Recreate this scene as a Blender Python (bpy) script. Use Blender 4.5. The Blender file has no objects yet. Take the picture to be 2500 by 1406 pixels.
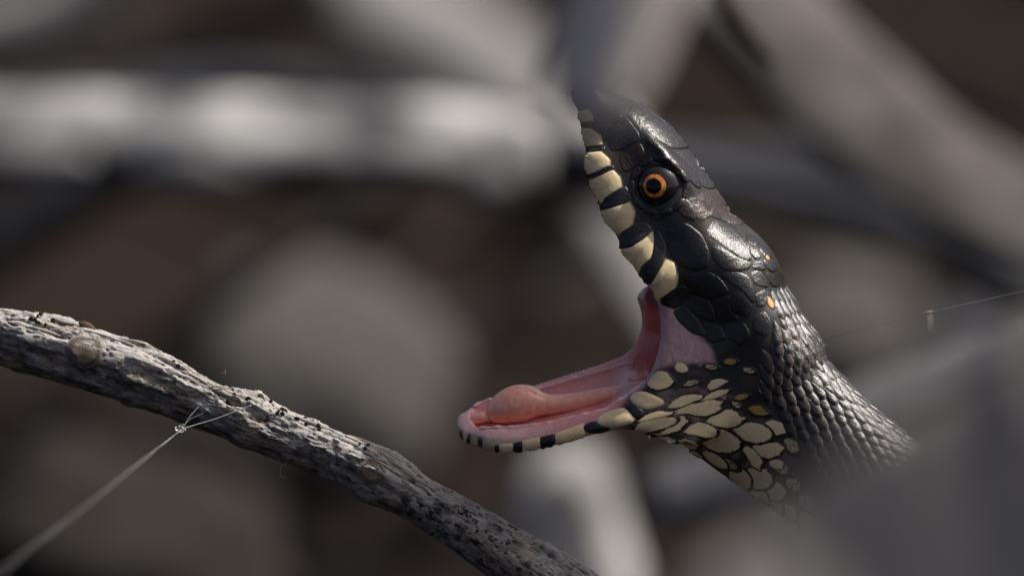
import bpy, math, random
import numpy as np
from mathutils import Vector, Matrix
random.seed(7)
rng = np.random.default_rng(11)

# ------------------------------------------------------------------ camera, sky, sun, exposure
SC = bpy.context.scene
S = 5e-5                       # metres for one picture unit at the focus distance
DIST = 2.5                     # camera to snake
PITCH = math.radians(12)
H0 = 0.12                      # height of the picture centre above the ground
O = np.array([0.0, 0.0, H0])
RIGHT = np.array([1.0, 0, 0])
FWD = np.array([0, math.cos(PITCH), -math.sin(PITCH)])
UP = np.array([0, math.sin(PITCH), math.cos(PITCH)])

cam_d = bpy.data.cameras.new("camera")
cam = bpy.data.objects.new("camera", cam_d)
SC.collection.objects.link(cam)
cam.location = Vector(O - DIST * FWD)
cam.rotation_euler = (math.radians(90) - PITCH, 0, 0)
cam_d.sensor_width = 36
cam_d.lens = 36 * DIST / (2500 * S)
cam_d.clip_start = 0.05
cam_d.clip_end = 500
cam_d.dof.use_dof = True
cam_d.dof.focus_distance = DIST - 0.002
cam_d.dof.aperture_fstop = 10.5
cam_d.dof.aperture_blades = 0
SC.camera = cam

SUN_C = np.array([0.60, 0.78, -0.06])           # right, up, away from the camera
SUN_C = SUN_C / np.linalg.norm(SUN_C)
SUN_W = SUN_C[0] * RIGHT + SUN_C[1] * UP + SUN_C[2] * FWD
sun_el = math.asin(SUN_W[2])
sun_az = math.atan2(SUN_W[0], SUN_W[1])
world = bpy.data.worlds.new("World")
SC.world = world
world.use_nodes = True
nt = world.node_tree
bg = nt.nodes["Background"]
sky = nt.nodes.new("ShaderNodeTexSky")
sky.sky_type = 'NISHITA'
sky.sun_disc = False
sky.sun_elevation = sun_el
sky.sun_rotation = sun_az
sky.dust_density = 5.0
sky.air_density = 0.35
sky.ozone_density = 0.3
nt.links.new(sky.outputs[0], bg.inputs[0])
bg.inputs[1].default_value = 0.11
sd = bpy.data.lights.new("sun", 'SUN')
sd.energy = 5.0
sd.angle = math.radians(0.53)
sd.color = (1.0, 0.95, 0.88)
sun = bpy.data.objects.new("sun", sd)
SC.collection.objects.link(sun)
sun.rotation_euler = Vector(SUN_W).to_track_quat('Z', 'Y').to_euler()
sun.location = Vector(O + SUN_W * 3)
SC.view_settings.view_transform = 'Standard'
SC.view_settings.look = 'None'
SC.view_settings.gamma = 1.0
SC.view_settings.use_curve_mapping = False
SC.view_settings.exposure = 0.22
SC.render.engine = 'CYCLES'
SC.cycles.use_denoising = True
SC.cycles.use_adaptive_sampling = False
SC.cycles.max_bounces = 8
SC.cycles.sample_clamp_indirect = 6.0

# ------------------------------------------------------------------ helpers
def PX(x, y, d):
    """picture units (x right, y down, d away; all at subject scale) -> world, near the focus plane"""
    x, y, d = np.asarray(x, float), np.asarray(y, float), np.asarray(d, float)
    return (O + ((x - 1250) * S)[..., None] * RIGHT + ((703 - y) * S)[..., None] * UP + (d * S)[..., None] * FWD)

def AT(x, y, F):
    """a place in the scene F metres beyond (or, negative, before) the focus plane"""
    k = (DIST + F) / DIST
    return O + (x - 1250) * S * k * RIGHT + (703 - y) * S * k * UP + F * FWD

_tab = rng.random((32, 32, 32)).astype(np.float32)
def vnoise(p, seed=0):
    p = np.asarray(p, np.float32) + np.float32(seed * 7.31)
    i = np.floor(p).astype(np.int64); f = p - i
    f = f * f * f * (f * (f * 6 - 15) + 10)
    out = 0
    for a in (0, 1):
        wa = f[..., 0] if a else 1 - f[..., 0]
        for b in (0, 1):
            wb = f[..., 1] if b else 1 - f[..., 1]
            for c in (0, 1):
                wc = f[..., 2] if c else 1 - f[..., 2]
                out = out + wa * wb * wc * _tab[(i[..., 0] + a) & 31, (i[..., 1] + b) & 31, (i[..., 2] + c) & 31]
    return out * 2 - 1
def fbm(p, octv=4, seed=0):
    s, a, t = 0, 1.0, 0
    p = np.asarray(p, np.float32)
    for o in range(octv):
        s = s + a * vnoise(p, seed + o); t += a
        a *= 0.5; p = p * 2.03
    return s / t
def sstep(a, b, x):
    t = np.clip((x - a) / (b - a), 0, 1)
    return t * t * (3 - 2 * t)

ORIG = {}
COL = SC.collection
def empty(name, loc, label, cat, group=None):
    o = bpy.data.objects.new(name, None)
    COL.objects.link(o)
    o.location = Vector(loc); o.empty_display_size = 0.01
    ORIG[o] = np.array(loc, float)
    o["label"] = label; o["category"] = cat
    if group: o["group"] = group
    return o

def mesh_data(name, verts, faces, smooth=True):
    me = bpy.data.meshes.new(name)
    faces = list(faces) if not isinstance(faces, np.ndarray) else faces
    verts = np.asarray(verts, np.float32)
    me.vertices.add(len(verts)); me.vertices.foreach_set("co", verts.ravel())
    if isinstance(faces, np.ndarray):
        n = faces.shape[1]; flat = faces.ravel(); tot = np.full(len(faces), n)
    else:
        tot = np.array([len(f) for f in faces]); flat = np.concatenate([np.asarray(f) for f in faces])
    me.loops.add(len(flat)); me.loops.foreach_set("vertex_index", flat.astype(np.int32))
    me.polygons.add(len(tot))
    st = np.concatenate([[0], np.cumsum(tot)[:-1]])
    me.polygons.foreach_set("loop_start", st.astype(np.int32))
    me.polygons.foreach_set("use_smooth", np.full(len(tot), smooth))
    me.update(calc_edges=True); me.validate()
    return me

def place(name, me, origin, material, parent=None, label=None, cat=None, group=None, kind=None, rot=None):
    o = bpy.data.objects.new(name, me)
    COL.objects.link(o)
    if material is not None and not me.materials: me.materials.append(material)
    ORIG[o] = np.array(origin, float)
    if parent is not None:
        o.parent = parent
        o.location = Vector(np.asarray(origin) - ORIG[parent])
    else:
        o.location = Vector(origin)
    if rot is not None:
        o.rotation_mode = 'QUATERNION'; o.rotation_quaternion = rot
    if label: o["label"] = label
    if cat: o["category"] = cat
    if group: o["group"] = group
    if kind: o["kind"] = kind
    return o

def solid(name, verts, faces, material, parent=None, origin=None, attrs=None, smooth=True, **kw):
    verts = np.asarray(verts, float)
    if origin is None: origin = verts.mean(0)
    me = mesh_data(name, verts - origin, faces, smooth)
    if attrs:
        for k, v in attrs.items():
            v = np.asarray(v, np.float32)
            if v.ndim == 2:
                a = me.color_attributes.new(k, 'FLOAT_COLOR', 'POINT')
                c = np.ones((len(v), 4), np.float32); c[:, :3] = v
                a.data.foreach_set("color", c.ravel())
            else:
                a = me.attributes.new(k, 'FLOAT', 'POINT')
                a.data.foreach_set("value", v)
    return place(name, me, origin, material, parent, **kw)

class NT:
    def __init__(s, name):
        s.m = bpy.data.materials.new(name); s.m.use_nodes = True
        s.t = s.m.node_tree; s.b = s.t.nodes["Principled BSDF"]
    def n(s, typ, **kw):
        x = s.t.nodes.new(typ)
        for k, v in kw.items():
            if k.startswith("i_"):
                x.inputs[k[2:].replace("_", " ")].default_value = v
            else: setattr(x, k, v)
        return x
    def l(s, a, b): s.t.links.new(a, b)
    def set(s, **kw):
        for k, v in kw.items():
            s.b.inputs[k.replace("_", " ")].default_value = v
        return s
    def coord(s): return s.n("ShaderNodeTexCoord").outputs["Object"]
    def noise(s, scale, detail=4, rough=0.55, vec=None, stretch=None, dist=0.0):
        x = s.n("ShaderNodeTexNoise"); x.inputs["Scale"].default_value = scale
        x.inputs["Detail"].default_value = detail; x.inputs["Roughness"].default_value = rough
        x.inputs["Distortion"].default_value = dist
        v = vec if vec is not None else s.coord()
        if stretch is not None:
            mp = s.n("ShaderNodeMapping"); mp.inputs["Scale"].default_value = stretch
            s.l(v, mp.inputs["Vector"]); v = mp.outputs[0]
        s.l(v, x.inputs["Vector"])
        return x.outputs["Fac"]
    def ramp(s, fac, stops):
        r = s.n("ShaderNodeValToRGB"); e = r.color_ramp.elements
        while len(e) < len(stops): e.new(0.5)
        for i, (p, c) in enumerate(stops):
            e[i].position = p; e[i].color = (*c, 1) if len(c) == 3 else c
        s.l(fac, r.inputs[0]); return r.outputs[0]
    def bump(s, h, strength, dist, prev=None):
        b = s.n("ShaderNodeBump"); b.inputs["Strength"].default_value = strength
        b.inputs["Distance"].default_value = dist
        s.l(h, b.inputs["Height"])
        if prev is not None: s.l(prev, b.inputs["Normal"])
        s.l(b.outputs[0], s.b.inputs["Normal"]); return b.outputs[0]
    def attr(s, name, out="Color"):
        a = s.n("ShaderNodeAttribute"); a.attribute_name = name; return a.outputs[out]
    def math(s, op, a, b=None, c=None):
        m = s.n("ShaderNodeMath"); m.operation = op
        for i, v in enumerate((a, b, c)):
            if v is None: continue
            if isinstance(v, (int, float)): m.inputs[i].default_value = v
            else: s.l(v, m.inputs[i])
        return m.outputs[0]
    def mix(s, fac, a, b, typ='MIX'):
        m = s.n("ShaderNodeMix"); m.data_type = 'RGBA'; m.blend_type = typ
        for sock, v in ((m.inputs[0], fac), (m.inputs[6], a), (m.inputs[7], b)):
            if isinstance(v, (int, float)): sock.default_value = v
            elif isinstance(v, tuple): sock.default_value = (*v, 1)
            else: s.l(v, sock)
        return m.outputs[2]

def bark_mat(name, c0, c1, c2, sc=300, pos=(0.3, 0.52, 0.72)):
    m = NT(name)
    a = m.noise(sc, 5, 0.6, stretch=(1, 1, 1)); 
    col = m.ramp(a, [(pos[0], c0), (pos[1], c1), (pos[2], c2)])
    m.l(col, m.b.inputs["Base Color"]); m.set(Roughness=0.92, Specular_IOR_Level=0.2)
    m.bump(m.noise(sc * 4, 4), 0.4, 0.0006)
    return m.m

# ------------------------------------------------------------------ the ground and the litter on it
gm = NT("soil")
gc = gm.ramp(gm.noise(22, 6, 0.6), [(0.3, (0.0035, 0.0022, 0.0014)), (0.5, (0.0085, 0.0055, 0.0037)), (0.72, (0.026, 0.018, 0.0125))])
gm.l(gc, gm.b.inputs["Base Color"]); gm.set(Roughness=0.95, Specular_IOR_Level=0.1)
gm.bump(gm.noise(120, 5), 0.6, 0.01)
def ground():
    r = [0, .05, .1, .15, .2, .25, .3, .35, .4, .45, .5, .55, .6, .65, .7, .8, .9, 1, 1.2, 1.5, 2, 3, 5, 10, 25, 60, 150]
    nseg = 96
    v, f = [], []
    for i, R in enumerate(r):
        for j in range(nseg):
            a = 2 * math.pi * j / nseg
            v.append((R * math.cos(a), 0.4 + R * math.sin(a), 0))
    v = np.array(v)
    dst = np.hypot(v[:, 0], v[:, 1] - 0.4)
    v[:, 2] = 0.012 * fbm(np.c_[v[:, 0] * 9, v[:, 1] * 9, dst * 0], 4) * (1 - sstep(2, 5, dst)) + 0.25 * fbm(np.c_[v[:, 0] * .1, v[:, 1] * .1, dst * 0], 3, 5) * sstep(4, 25, dst)
    for i in range(len(r) - 1):
        for j in range(nseg):
            k = (j + 1) % nseg
            f.append((i * nseg + j, (i + 1) * nseg + j, (i + 1) * nseg + k, i * nseg + k))
    return solid("ground", v, np.array(f), gm.m, origin=np.zeros(3), kind="structure")
ground()

lm = NT("dead_leaf")
lc = lm.ramp(lm.noise(45, 5), [(0.3, (0.0035, 0.0024, 0.0018)), (0.5, (0.009, 0.0068, 0.0052)), (0.7, (0.024, 0.019, 0.0155))])
lm.l(lc, lm.b.inputs["Base Color"]); lm.set(Roughness=0.9, Specular_IOR_Level=0.1)
lm.bump(lm.noise(400, 4), 0.4, 0.001)
def leaf_verts(L, Wd, curl, n=7):
    v, f = [], []
    for i in range(n):
        t = i / (n - 1)
        w = Wd * math.sin(math.pi * (0.04 + 0.92 * t)) ** 0.8 * (1 - 0.25 * t)
        for s in (-1, -0.5, 0, 0.5, 1):
            v.append(((t - .5) * L, s * w, curl * L * ((t - .5) ** 2 * 1.5 + 0.35 * s * s * (0.4 + t)) ))
    for i in range(n - 1):
        for j in range(4):
            f.append((i * 5 + j, i * 5 + j + 1, i * 5 + j + 6, i * 5 + j + 5))
    return np.array(v), f
def litter():
    V, F, n0 = [], [], 0
    for k in range(1500):
        L = rng.uniform(0.012, 0.035)
        v, f = leaf_verts(L, L * rng.uniform(.2, .38), rng.uniform(-.3, .6))
        a, b, c = rng.uniform(0, 6.28), rng.normal(0, .35), rng.normal(0, .35)
        M = np.array((Matrix.Rotation(a, 3, 'Z') @ Matrix.Rotation(b, 3, 'X') @ Matrix.Rotation(c, 3, 'Y')))
        v = v @ M.T
        if k < 1100: p = np.array([rng.uniform(-.5, .5), rng.uniform(-.7, 1.5), 0])
        else: p = np.array([rng.uniform(-1.5, 1.5), rng.uniform(-1.2, 3), 0])
        v = v + p + np.array([0, 0, 0.006 + rng.uniform(0, .008)])
        V.append(v); F += [tuple(i + n0 for i in q) for q in f]; n0 += len(v)
    solid("leaf_litter", np.concatenate(V), np.array(F), lm.m, origin=np.zeros(3), kind="stuff")
litter()

# ------------------------------------------------------------------ sticks and stones out of focus behind
def tube(path, rad, nseg, rough, nlen=None, seed=0, fine=0.25, flat=None):
    """irregular tube through world points; ends closed"""
    path = np.asarray(path, float); rad = np.asarray(rad, float)
    seg = np.r_[0, np.cumsum(np.linalg.norm(np.diff(path, axis=0), axis=1))]
    n = nlen or max(8, int(seg[-1] / (rad.mean() * 0.5)))
    s = np.linspace(0, seg[-1], n)
    # smooth interpolation (Catmull-like through np.interp then blurring)
    P = np.stack([np.interp(s, seg, path[:, i]) for i in range(3)], 1); R = np.interp(s, seg, rad)
    for _ in range(max(2, n // (3 * len(path)))):
        P[1:-1] = (P[:-2] + 2 * P[1:-1] + P[2:]) / 4; R[1:-1] = (R[:-2] + 2 * R[1:-1] + R[2:]) / 4
    T = np.gradient(P, axis=0); T /= np.linalg.norm(T, axis=1)[:, None]
    ref = np.array([0, 0, 1.0]) if abs(T[0, 2]) < .8 else np.array([0, 1.0, 0])
    A = np.cross(T, ref); A /= np.linalg.norm(A, axis=1)[:, None]; B = np.cross(A, T)
    th = np.linspace(0, 2 * math.pi, nseg, endpoint=False)
    rr = R.mean()
    ct, st = np.cos(th), np.sin(th)
    q = np.stack(np.broadcast_arrays(ct[None] * 1.2, st[None] * 1.2, (s / rr * 0.35)[:, None]), -1)
    d = 1 + rough * fbm(q, 4, seed) + fine * rough * fbm(q * np.array([4, 4, 1.0]), 3, seed + 9)
    if flat is not None: pass
    v = P[:, None] + (R[:, None] * d)[..., None] * (ct[None, :, None] * A[:, None] + st[None, :, None] * B[:, None])
    v = v.reshape(-1, 3)
    f = []
    for i in range(n - 1):
        for j in range(nseg):
            k = (j + 1) % nseg
            f.append((i * nseg + j, i * nseg + k, (i + 1) * nseg + k, (i + 1) * nseg + j))
    e0, e1 = len(v), len(v) + 1
    v = np.vstack([v, P[0] - T[0] * R[0] * .3, P[-1] + T[-1] * R[-1] * .3])
    for j in range(nseg):
        k = (j + 1) % nseg
        f.append((e0, k, j)); f.append((e1, (n - 1) * nseg + j, (n - 1) * nseg + k))
    return v, f

def to_ground(p, direction, z=0.006, reach=0.12):
    """carry a stick's end on beyond the picture until it rests on the ground"""
    p = np.asarray(p, float); d = np.asarray(direction, float); d = d / np.linalg.norm(d)
    out, q = [], p.copy()
    q = q + d * reach * .5; out.append(q.copy())
    h = d.copy(); h[2] = 0; h = h / max(1e-6, np.linalg.norm(h))
    e = q + h * reach; e[2] = z
    if q[2] < z: out[-1][2] = z
    out.append(e)
    return out

B_PALE = bark_mat("pale_bark", (0.045, 0.046, 0.05), (0.19, 0.19, 0.192), (0.38, 0.378, 0.371), 55, (.40, .5, .60))
B_GREY = bark_mat("grey_bark", (0.15, 0.145, 0.14), (0.22, 0.215, 0.21), (0.3, 0.295, 0.285), 120)
B_TAN = bark_mat("tan_bark", (0.05, 0.046, 0.043), (0.082, 0.077, 0.072), (0.125, 0.117, 0.11), 60, (.38, .5, .62))
B_LIGHT = bark_mat("light_grey_bark", (0.14, 0.138, 0.136), (0.21, 0.207, 0.204), (0.29, 0.286, 0.28), 60, (.38, .5, .62))
B_DARK = bark_mat("dark_bark", (0.025, 0.026, 0.03), (0.045, 0.047, 0.055), (0.07, 0.07, 0.075), 120)
B_BROWN = bark_mat("brown_bark", (0.02, 0.015, 0.012), (0.04, 0.032, 0.026), (0.07, 0.058, 0.05), 120)

B_EARTH = bark_mat("earthy_stone", (0.016, 0.0135, 0.0115), (0.026, 0.022, 0.019), (0.042, 0.036, 0.031), 120)
B_STUMP = bark_mat("bleached_stump", (0.24, 0.236, 0.23), (0.36, 0.355, 0.35), (0.46, 0.455, 0.45), 70, (.4, .5, .6))
B_COOL = bark_mat("cool_grey_bark", (0.07, 0.07, 0.074), (0.105, 0.105, 0.112), (0.15, 0.15, 0.157), 120)
B_STONE = bark_mat("grey_stone", (0.042, 0.0395, 0.0365), (0.064, 0.06, 0.056), (0.09, 0.085, 0.079), 120)

FACE = .62 * UP - .74 * FWD + .26 * RIGHT; FACE = FACE / np.linalg.norm(FACE)
def flatten(v, P, k):
    """split wood: press the round section flat, its broad face turned up to the light"""
    P = np.asarray(P); q = np.linspace(0, len(P) - 1, 200)
    C = np.stack([np.interp(q, np.arange(len(P)), P[:, i]) for i in range(3)], 1)
    n = ((v[:, None, :] - C[None]) ** 2).sum(-1).argmin(1)
    c = C[n]; d = (v - c) @ FACE
    return v - ((1 - k) * d)[:, None] * FACE

def stick(pts, label, mat, seed, ends=(True, True), name="dead_stick", cat="stick", rough=.16, nseg=28, squash=None, group="dead sticks behind the snake"):
    P = [AT(x, y, F) for x, y, F, r in pts]; R = [r * S * (DIST + F) / DIST for x, y, F, r in pts]
    if ends[0]:
        e = to_ground(P[0], P[0] - P[1]); P = e[::-1] + P; R = [R[0]] * 2 + R
    if ends[1]:
        e = to_ground(P[-1], P[-1] - P[-2]); P = P + e; R = R + [R[-1]] * 2
    v, f = tube(P, R, nseg, rough, seed=seed)
    if squash: v = flatten(v, P, squash)
    return solid(name, v, f, mat, origin=np.array(P[0]), label=label, cat=cat, group=group)

def stone(x, y, F, rx, ry, label, mat, seed, name="stone", rz=None, cat="stone"):
    c = AT(x, y, F); k = S * (DIST + F) / DIST
    nu, nv = 40, 24
    v, f = [], []
    for i in range(nv + 1):
        a = math.pi * i / nv
        for j in range(nu):
            b = 2 * math.pi * j / nu
            v.append((math.sin(a) * math.cos(b), math.sin(a) * math.sin(b), math.cos(a)))
    v = np.array(v); n = 1 + .45 * fbm(v * 1.2, 4, seed)
    v = np.sign(v) * np.abs(v) ** .85
    v = v * n[:, None] * np.array([rx * k, (rz or rx) * k, ry * k])
    for i in range(nv):
        for j in range(nu):
            q = (j + 1) % nu
            f.append((i * nu + j, (i + 1) * nu + j, (i + 1) * nu + q, i * nu + q))
    v = v - ((1 - .5) * (v @ FACE))[:, None] * FACE
    v = v + c
    v[:, 2] = np.maximum(v[:, 2], -0.004)
    base = c.copy(); base[2] = 0
    return solid(name, v, np.array(f), mat, origin=base, label=label, cat=cat)

B_LOBE = bark_mat("grey_lichen_bark", (0.07, 0.07, 0.072), (0.13, 0.13, 0.132), (0.2, 0.2, 0.2), 140)
pale = stick([(-250, 330, .24, 120), (0, 320, .24, 115), (350, 318, .245, 130), (620, 345, .24, 140), (900, 345, .24, 112), (1130, 352, .245, 125), (1300, 362, .25, 100)],
      "long pale peeling branch lying level, broken off behind the snake's snout", B_PALE, 3, ends=(True, False), rough=.34, squash=.6)
for k, (x, y, rx, ry) in enumerate(((40, 395, 190, 44), (480, 428, 150, 55), (1010, 410, 150, 40), (1185, 450, 75, 55))):
    c = AT(x, y, .235); kk = S * (DIST + .235) / DIST
    uu, vv = np.meshgrid(np.linspace(0, 2 * math.pi, 20, endpoint=False), np.linspace(.02, math.pi - .02, 12), indexing='ij')
    q = np.stack([np.sin(vv) * np.cos(uu), np.sin(vv) * np.sin(uu), np.cos(vv)], -1).reshape(-1, 3)
    q = q * (1 + .35 * fbm(q * 1.6, 3, 60 + k))[:, None]
    q = c + q[:, :1] * rx * kk * RIGHT + q[:, 2:] * ry * kk * UP + q[:, 1:2] * 40 * kk * FWD
    i, j = np.meshgrid(np.arange(20), np.arange(11), indexing='ij'); i2 = (i + 1) % 20
    ff = np.stack([i * 12 + j, i * 12 + j + 1, i2 * 12 + j + 1, i2 * 12 + j], -1).reshape(-1, 4)
    solid("bark_lobe", q, ff, B_LOBE, pale)
stick([(520, -260, .48, 150), (800, -60, .47, 160), (1150, 130, .45, 170), (1400, 330, .43, 150), (1560, 600, .41, 100)],
      "thick light grey stick slanting down behind the pale level branch", B_LIGHT, 8, ends=(False, True), squash=.35)
stick([(1700, -120, .22, 190), (1950, 130, .22, 190), (2250, 400, .22, 180), (2480, 520, .22, 150), (2700, 600, .22, 130)],
      "thick tan weathered stick slanting down past the snake's nape", B_TAN, 12, ends=(False, True), squash=.3)
stick([(1720, -80, .12, 26), (1790, 40, .12, 24), (1880, 150, .13, 14)],
      "thin dark twig lying along the thick tan stick", B_BROWN, 15, name="thin_twig", cat="twig", ends=(False, False))
stick([(1500, 400, .3, 70), (1800, 415, .3, 75), (2150, 440, .3, 70)],
      "dark bluish stick crossing low behind the snake's head", B_DARK, 19)
stick([(1430, 1600, .28, 150), (1400, 1340, .28, 150), (1385, 1180, .28, 130), (1400, 1100, .28, 80)],
      "upright pale stump standing below the snake's lower jaw", B_STUMP, 22, ends=(False, False), name="stick_stump", cat="stump", squash=.45, rough=.32)
stick([(1590, 1215, .2, 85), (1750, 1175, .2, 110), (1950, 1100, .2, 120), (2300, 980, .2, 120), (2600, 880, .2, 110)],
      "grey stick passing low behind the snake's throat and neck", B_COOL, 25, squash=.5, ends=(False, True))
stick([(-200, 60, .3, 70), (30, 90, .3, 70), (150, 40, .3, 80), (260, -60, .3, 70)],
      "short grey stick leaning above the unbroken end of the pale branch", B_GREY, 28)
stick([(150, 230, .42, 70), (450, 90, .42, 80), (800, -60, .42, 80)],
      "dark brown stick slanting up behind the pale level branch", B_BROWN, 31, ends=(True, False))
stick([(250, 240, .28, 55), (600, 200, .28, 60), (950, 260, .27, 55), (1250, 330, .27, 50)],
      "slate grey stick running just above the pale level branch", B_DARK, 33)
tw = random.Random(21)
spots = [("thin grey twig lying across the ground beneath the pale branch's unbroken end", (-60, 470, 180, 560), .3, 17), ("thin brown twig slanting behind the large rounded stone", (420, 520, 700, 690), .45, 22),
         ("thin crooked twig behind the snake's open mouth", (1180, 760, 1520, 640), .42, 20),
         ("thin grey twig lying low between the two blurred stones by the silk", (560, 1180, 900, 1330), .35, 18), ("thin dark twig crossing behind the rounded grey stone and the nape", (1880, 560, 2420, 690), .36, 30),
         ("thin grey twig in the shade beyond the thick tan stick", (2250, 60, 2560, 170), .5, 24), ("thin twig rising behind the slate grey stick", (330, 60, 560, 210), .45, 24)]
for k, (lb, (xa, ya, xb, yb), F, r) in enumerate(spots):
    xm, ym = (xa + xb) / 2 + tw.uniform(-40, 40), (ya + yb) / 2 + tw.uniform(-30, 30)
    stick([(xa, ya, F, r), (xm, ym, F + .01, r * 1.1), (xb, yb, F + .02, r * .8)], lb, [B_EARTH, B_BROWN, B_STONE, B_EARTH][k % 4], 70 + k, ends=(True, False), name="thin_twig", cat="twig", nseg=14, rough=.25, group="thin twigs behind the snake")
stone(780, 900, .36, 310, 300, "large rounded brown grey stone beyond the in-focus branch", B_STONE, 41)
stone(330, 1290, .30, 360, 290, "low brown stone beneath the in-focus branch by the silk thread", B_EARTH, 43)
stone(2050, 770, .44, 180, 150, "rounded grey stone behind the back of the snake's neck", B_STONE, 45)
stone(2420, 860, .36, 190, 110, "slate coloured stone beside the rounded grey stone", B_DARK, 47)

# ------------------------------------------------------------------ the snake: one skin grown from a distance field
VOX = 4.0
GX = np.arange(1070, 2350, VOX); GY = np.arange(150, 1450, VOX); GD = np.arange(-220, 221, VOX)
PADN = 40
MX = np.arange(GX[0] - PADN * VOX, GX[-1] + PADN * VOX + 1, VOX); MY = np.arange(GY[0] - PADN * VOX, GY[-1] + PADN * VOX + 1, VOX)

def loft_maps(secs, endlen=(None, None)):
    """secs: (x, y, half height in the picture plane, half width in depth, depth of centre)"""
    a = np.array(secs, float)
    seg = np.r_[0, np.cumsum(np.hypot(*np.diff(a[:, :2], axis=0).T))]
    n = 70
    s = np.linspace(0, seg[-1], n)
    A = np.stack([np.interp(s, seg, a[:, i]) for i in range(a.shape[1])], 1)
    for _ in range(6):
        A[1:-1] = (A[:-2] + 2 * A[1:-1] + A[2:]) / 4
    X, Y = np.meshgrid(MX, MY, indexing='ij')
    best = np.full(X.shape, 1e9, np.float32); U = np.zeros_like(best); E = np.zeros_like(best); Tt = np.zeros_like(best)
    for i in range(n - 1):
        p, q = A[i, :2], A[i + 1, :2]; d = q - p; L = np.hypot(*d); t = d / L
        al = (X - p[0]) * t[0] + (Y - p[1]) * t[1]
        u = (X - p[0]) * t[1] - (Y - p[1]) * t[0]
        c = np.clip(al, 0, L); e = al - c
        dist = np.hypot(u, e)
        m = dist < best
        best[m] = dist[m]; U[m] = u[m]; Tt[m] = (i + c / L)[m]
        ee = e.copy()
        if i > 0: ee = np.where(e < 0, 0, ee)
        if i < n - 2: ee = np.where(e > 0, 0, ee)
        E[m] = ee[m]
        if i not in (0, n - 2): U[m] = (np.sign(u) * dist)[m]
        elif i == 0: U[m] = np.where(e > 0, np.sign(u) * dist, u)[m]
        else: U[m] = np.where(e < 0, np.sign(u) * dist, u)[m]
    par = [np.interp(Tt, np.arange(n), A[:, i]).astype(np.float32) for i in range(2, a.shape[1])]
    for k, (sgn) in ((0, -1), (1, 1)):
        if endlen[k]:
            m = (np.sign(E) == sgn)
            E[m] *= (par[0] / endlen[k])[m]
    return U, E, par, A

XX, YY = np.meshgrid(GX, GY, indexing='ij')
def samp(maps, x, y):
    fx = (x - MX[0]) / VOX; fy = (y - MY[0]) / VOX
    i = np.clip(fx.astype(int), 0, len(MX) - 2); j = np.clip(fy.astype(int), 0, len(MY) - 2)
    a = np.clip(fx - i, 0, 1).astype(np.float32); b = np.clip(fy - j, 0, 1).astype(np.float32)
    return [m[i, j] * (1 - a) * (1 - b) + m[i + 1, j] * a * (1 - b) + m[i, j + 1] * (1 - a) * b + m[i + 1, j + 1] * a * b for m in maps]

def loft3(secs, p=2.4, roll=0.0, shear=None, endlen=(None, None)):
    U, E, (hu, w, z0), A = loft_maps(secs, endlen)
    G = np.empty((len(GX), len(GY), len(GD)), np.float32)
    c, s = math.cos(roll), math.sin(roll)
    base = None
    for k, d in enumerate(GD):
        if shear is None:
            if base is None: base = samp((U, E, hu, w, z0), XX, YY)
            u, e, h, ww, z = base
        else:
            kx, ky = shear(XX, YY) if callable(shear) else shear
            u, e, h, ww, z = samp((U, E, hu, w, z0), XX - kx * d, YY - ky * d)
        dd = d - z
        u1 = u * c - dd * s; l1 = u * s + dd * c
        u1 = np.hypot(u1, e)
        r = ((np.abs(u1) / h) ** p + (np.abs(l1) / ww) ** p + 1e-9) ** (1 / p)
        G[:, :, k] = (r - 1) * np.minimum(h, ww)
    return G
def smin(a, b, k):
    h = np.clip(0.5 + 0.5 * (b - a) / k, 0, 1)
    return b + (a - b) * h - k * h * (1 - h)
def smax(a, b, k): return -smin(-a, -b, k)

def poly_sd(poly, X, Y):
    poly = np.array(poly, float); n = len(poly)
    d = np.full(X.shape, 1e9); ins = np.zeros(X.shape, bool)
    for i in range(n):
        p, q = poly[i], poly[(i + 1) % n]
        e = q - p
        t = np.clip(((X - p[0]) * e[0] + (Y - p[1]) * e[1]) / (e @ e), 0, 1)
        d = np.minimum(d, np.hypot(X - p[0] - t * e[0], Y - p[1] - t * e[1]))
        c = ((p[1] > Y) != (q[1] > Y)) & (X < (q[0] - p[0]) * (Y - p[1]) / (q[1] - p[1] + 1e-12) + p[0])
        ins ^= c
    return np.where(ins, -d, d).astype(np.float32)
def smooth_poly(p, it=2):
    p = np.array(p, float)
    for _ in range(it):
        q = np.roll(p, -1, 0)
        p = np.stack([.75 * p + .25 * q, .25 * p + .75 * q], 1).reshape(-1, 2)
    return p

# upper head: lip side, crown side, half width
LD = [((1398, 228), (1464, 206), 44), ((1402, 272), (1518, 270), 62), ((1408, 332), (1598, 306), 80), ((1430, 412), (1668, 362), 98),
      ((1462, 505), (1720, 438), 114), ((1500, 588), (1768, 508), 122), ((1552, 662), (1806, 580), 128), ((1604, 722), (1856, 600), 138),
      ((1655, 800), (1902, 668), 138), ((1712, 872), (1936, 762), 124), ((1780, 950), (1985, 850), 104)]
HEAD = [((l[0] + d[0]) / 2, (l[1] + d[1]) / 2, math.hypot(l[0] - d[0], l[1] - d[1]) / 2 * .975, w, 0) for l, d, w in LD]
G_head = loft3(HEAD, p=3.0, roll=math.radians(25), endlen=(26, 60))
PAL = [(l[0] - 4, l[1] + 3, 16 + w * .1, w * .72, 4) for l, d, w in LD[1:8]]
G_pal = loft3(PAL, p=2.4, roll=math.radians(12), endlen=(20, 40))
NECK = [(1765, 878, 192, 116, 0), (1815, 945, 205, 122, 0), (1872, 1002, 192, 124, 0), (1945, 1062, 180, 126, 0), (2010, 1116, 175, 128, 0),
        (2100, 1190, 172, 130, 0), (2200, 1275, 170, 132, 0), (2320, 1375, 168, 132, 0), (2420, 1460, 166, 132, 0)]
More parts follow.
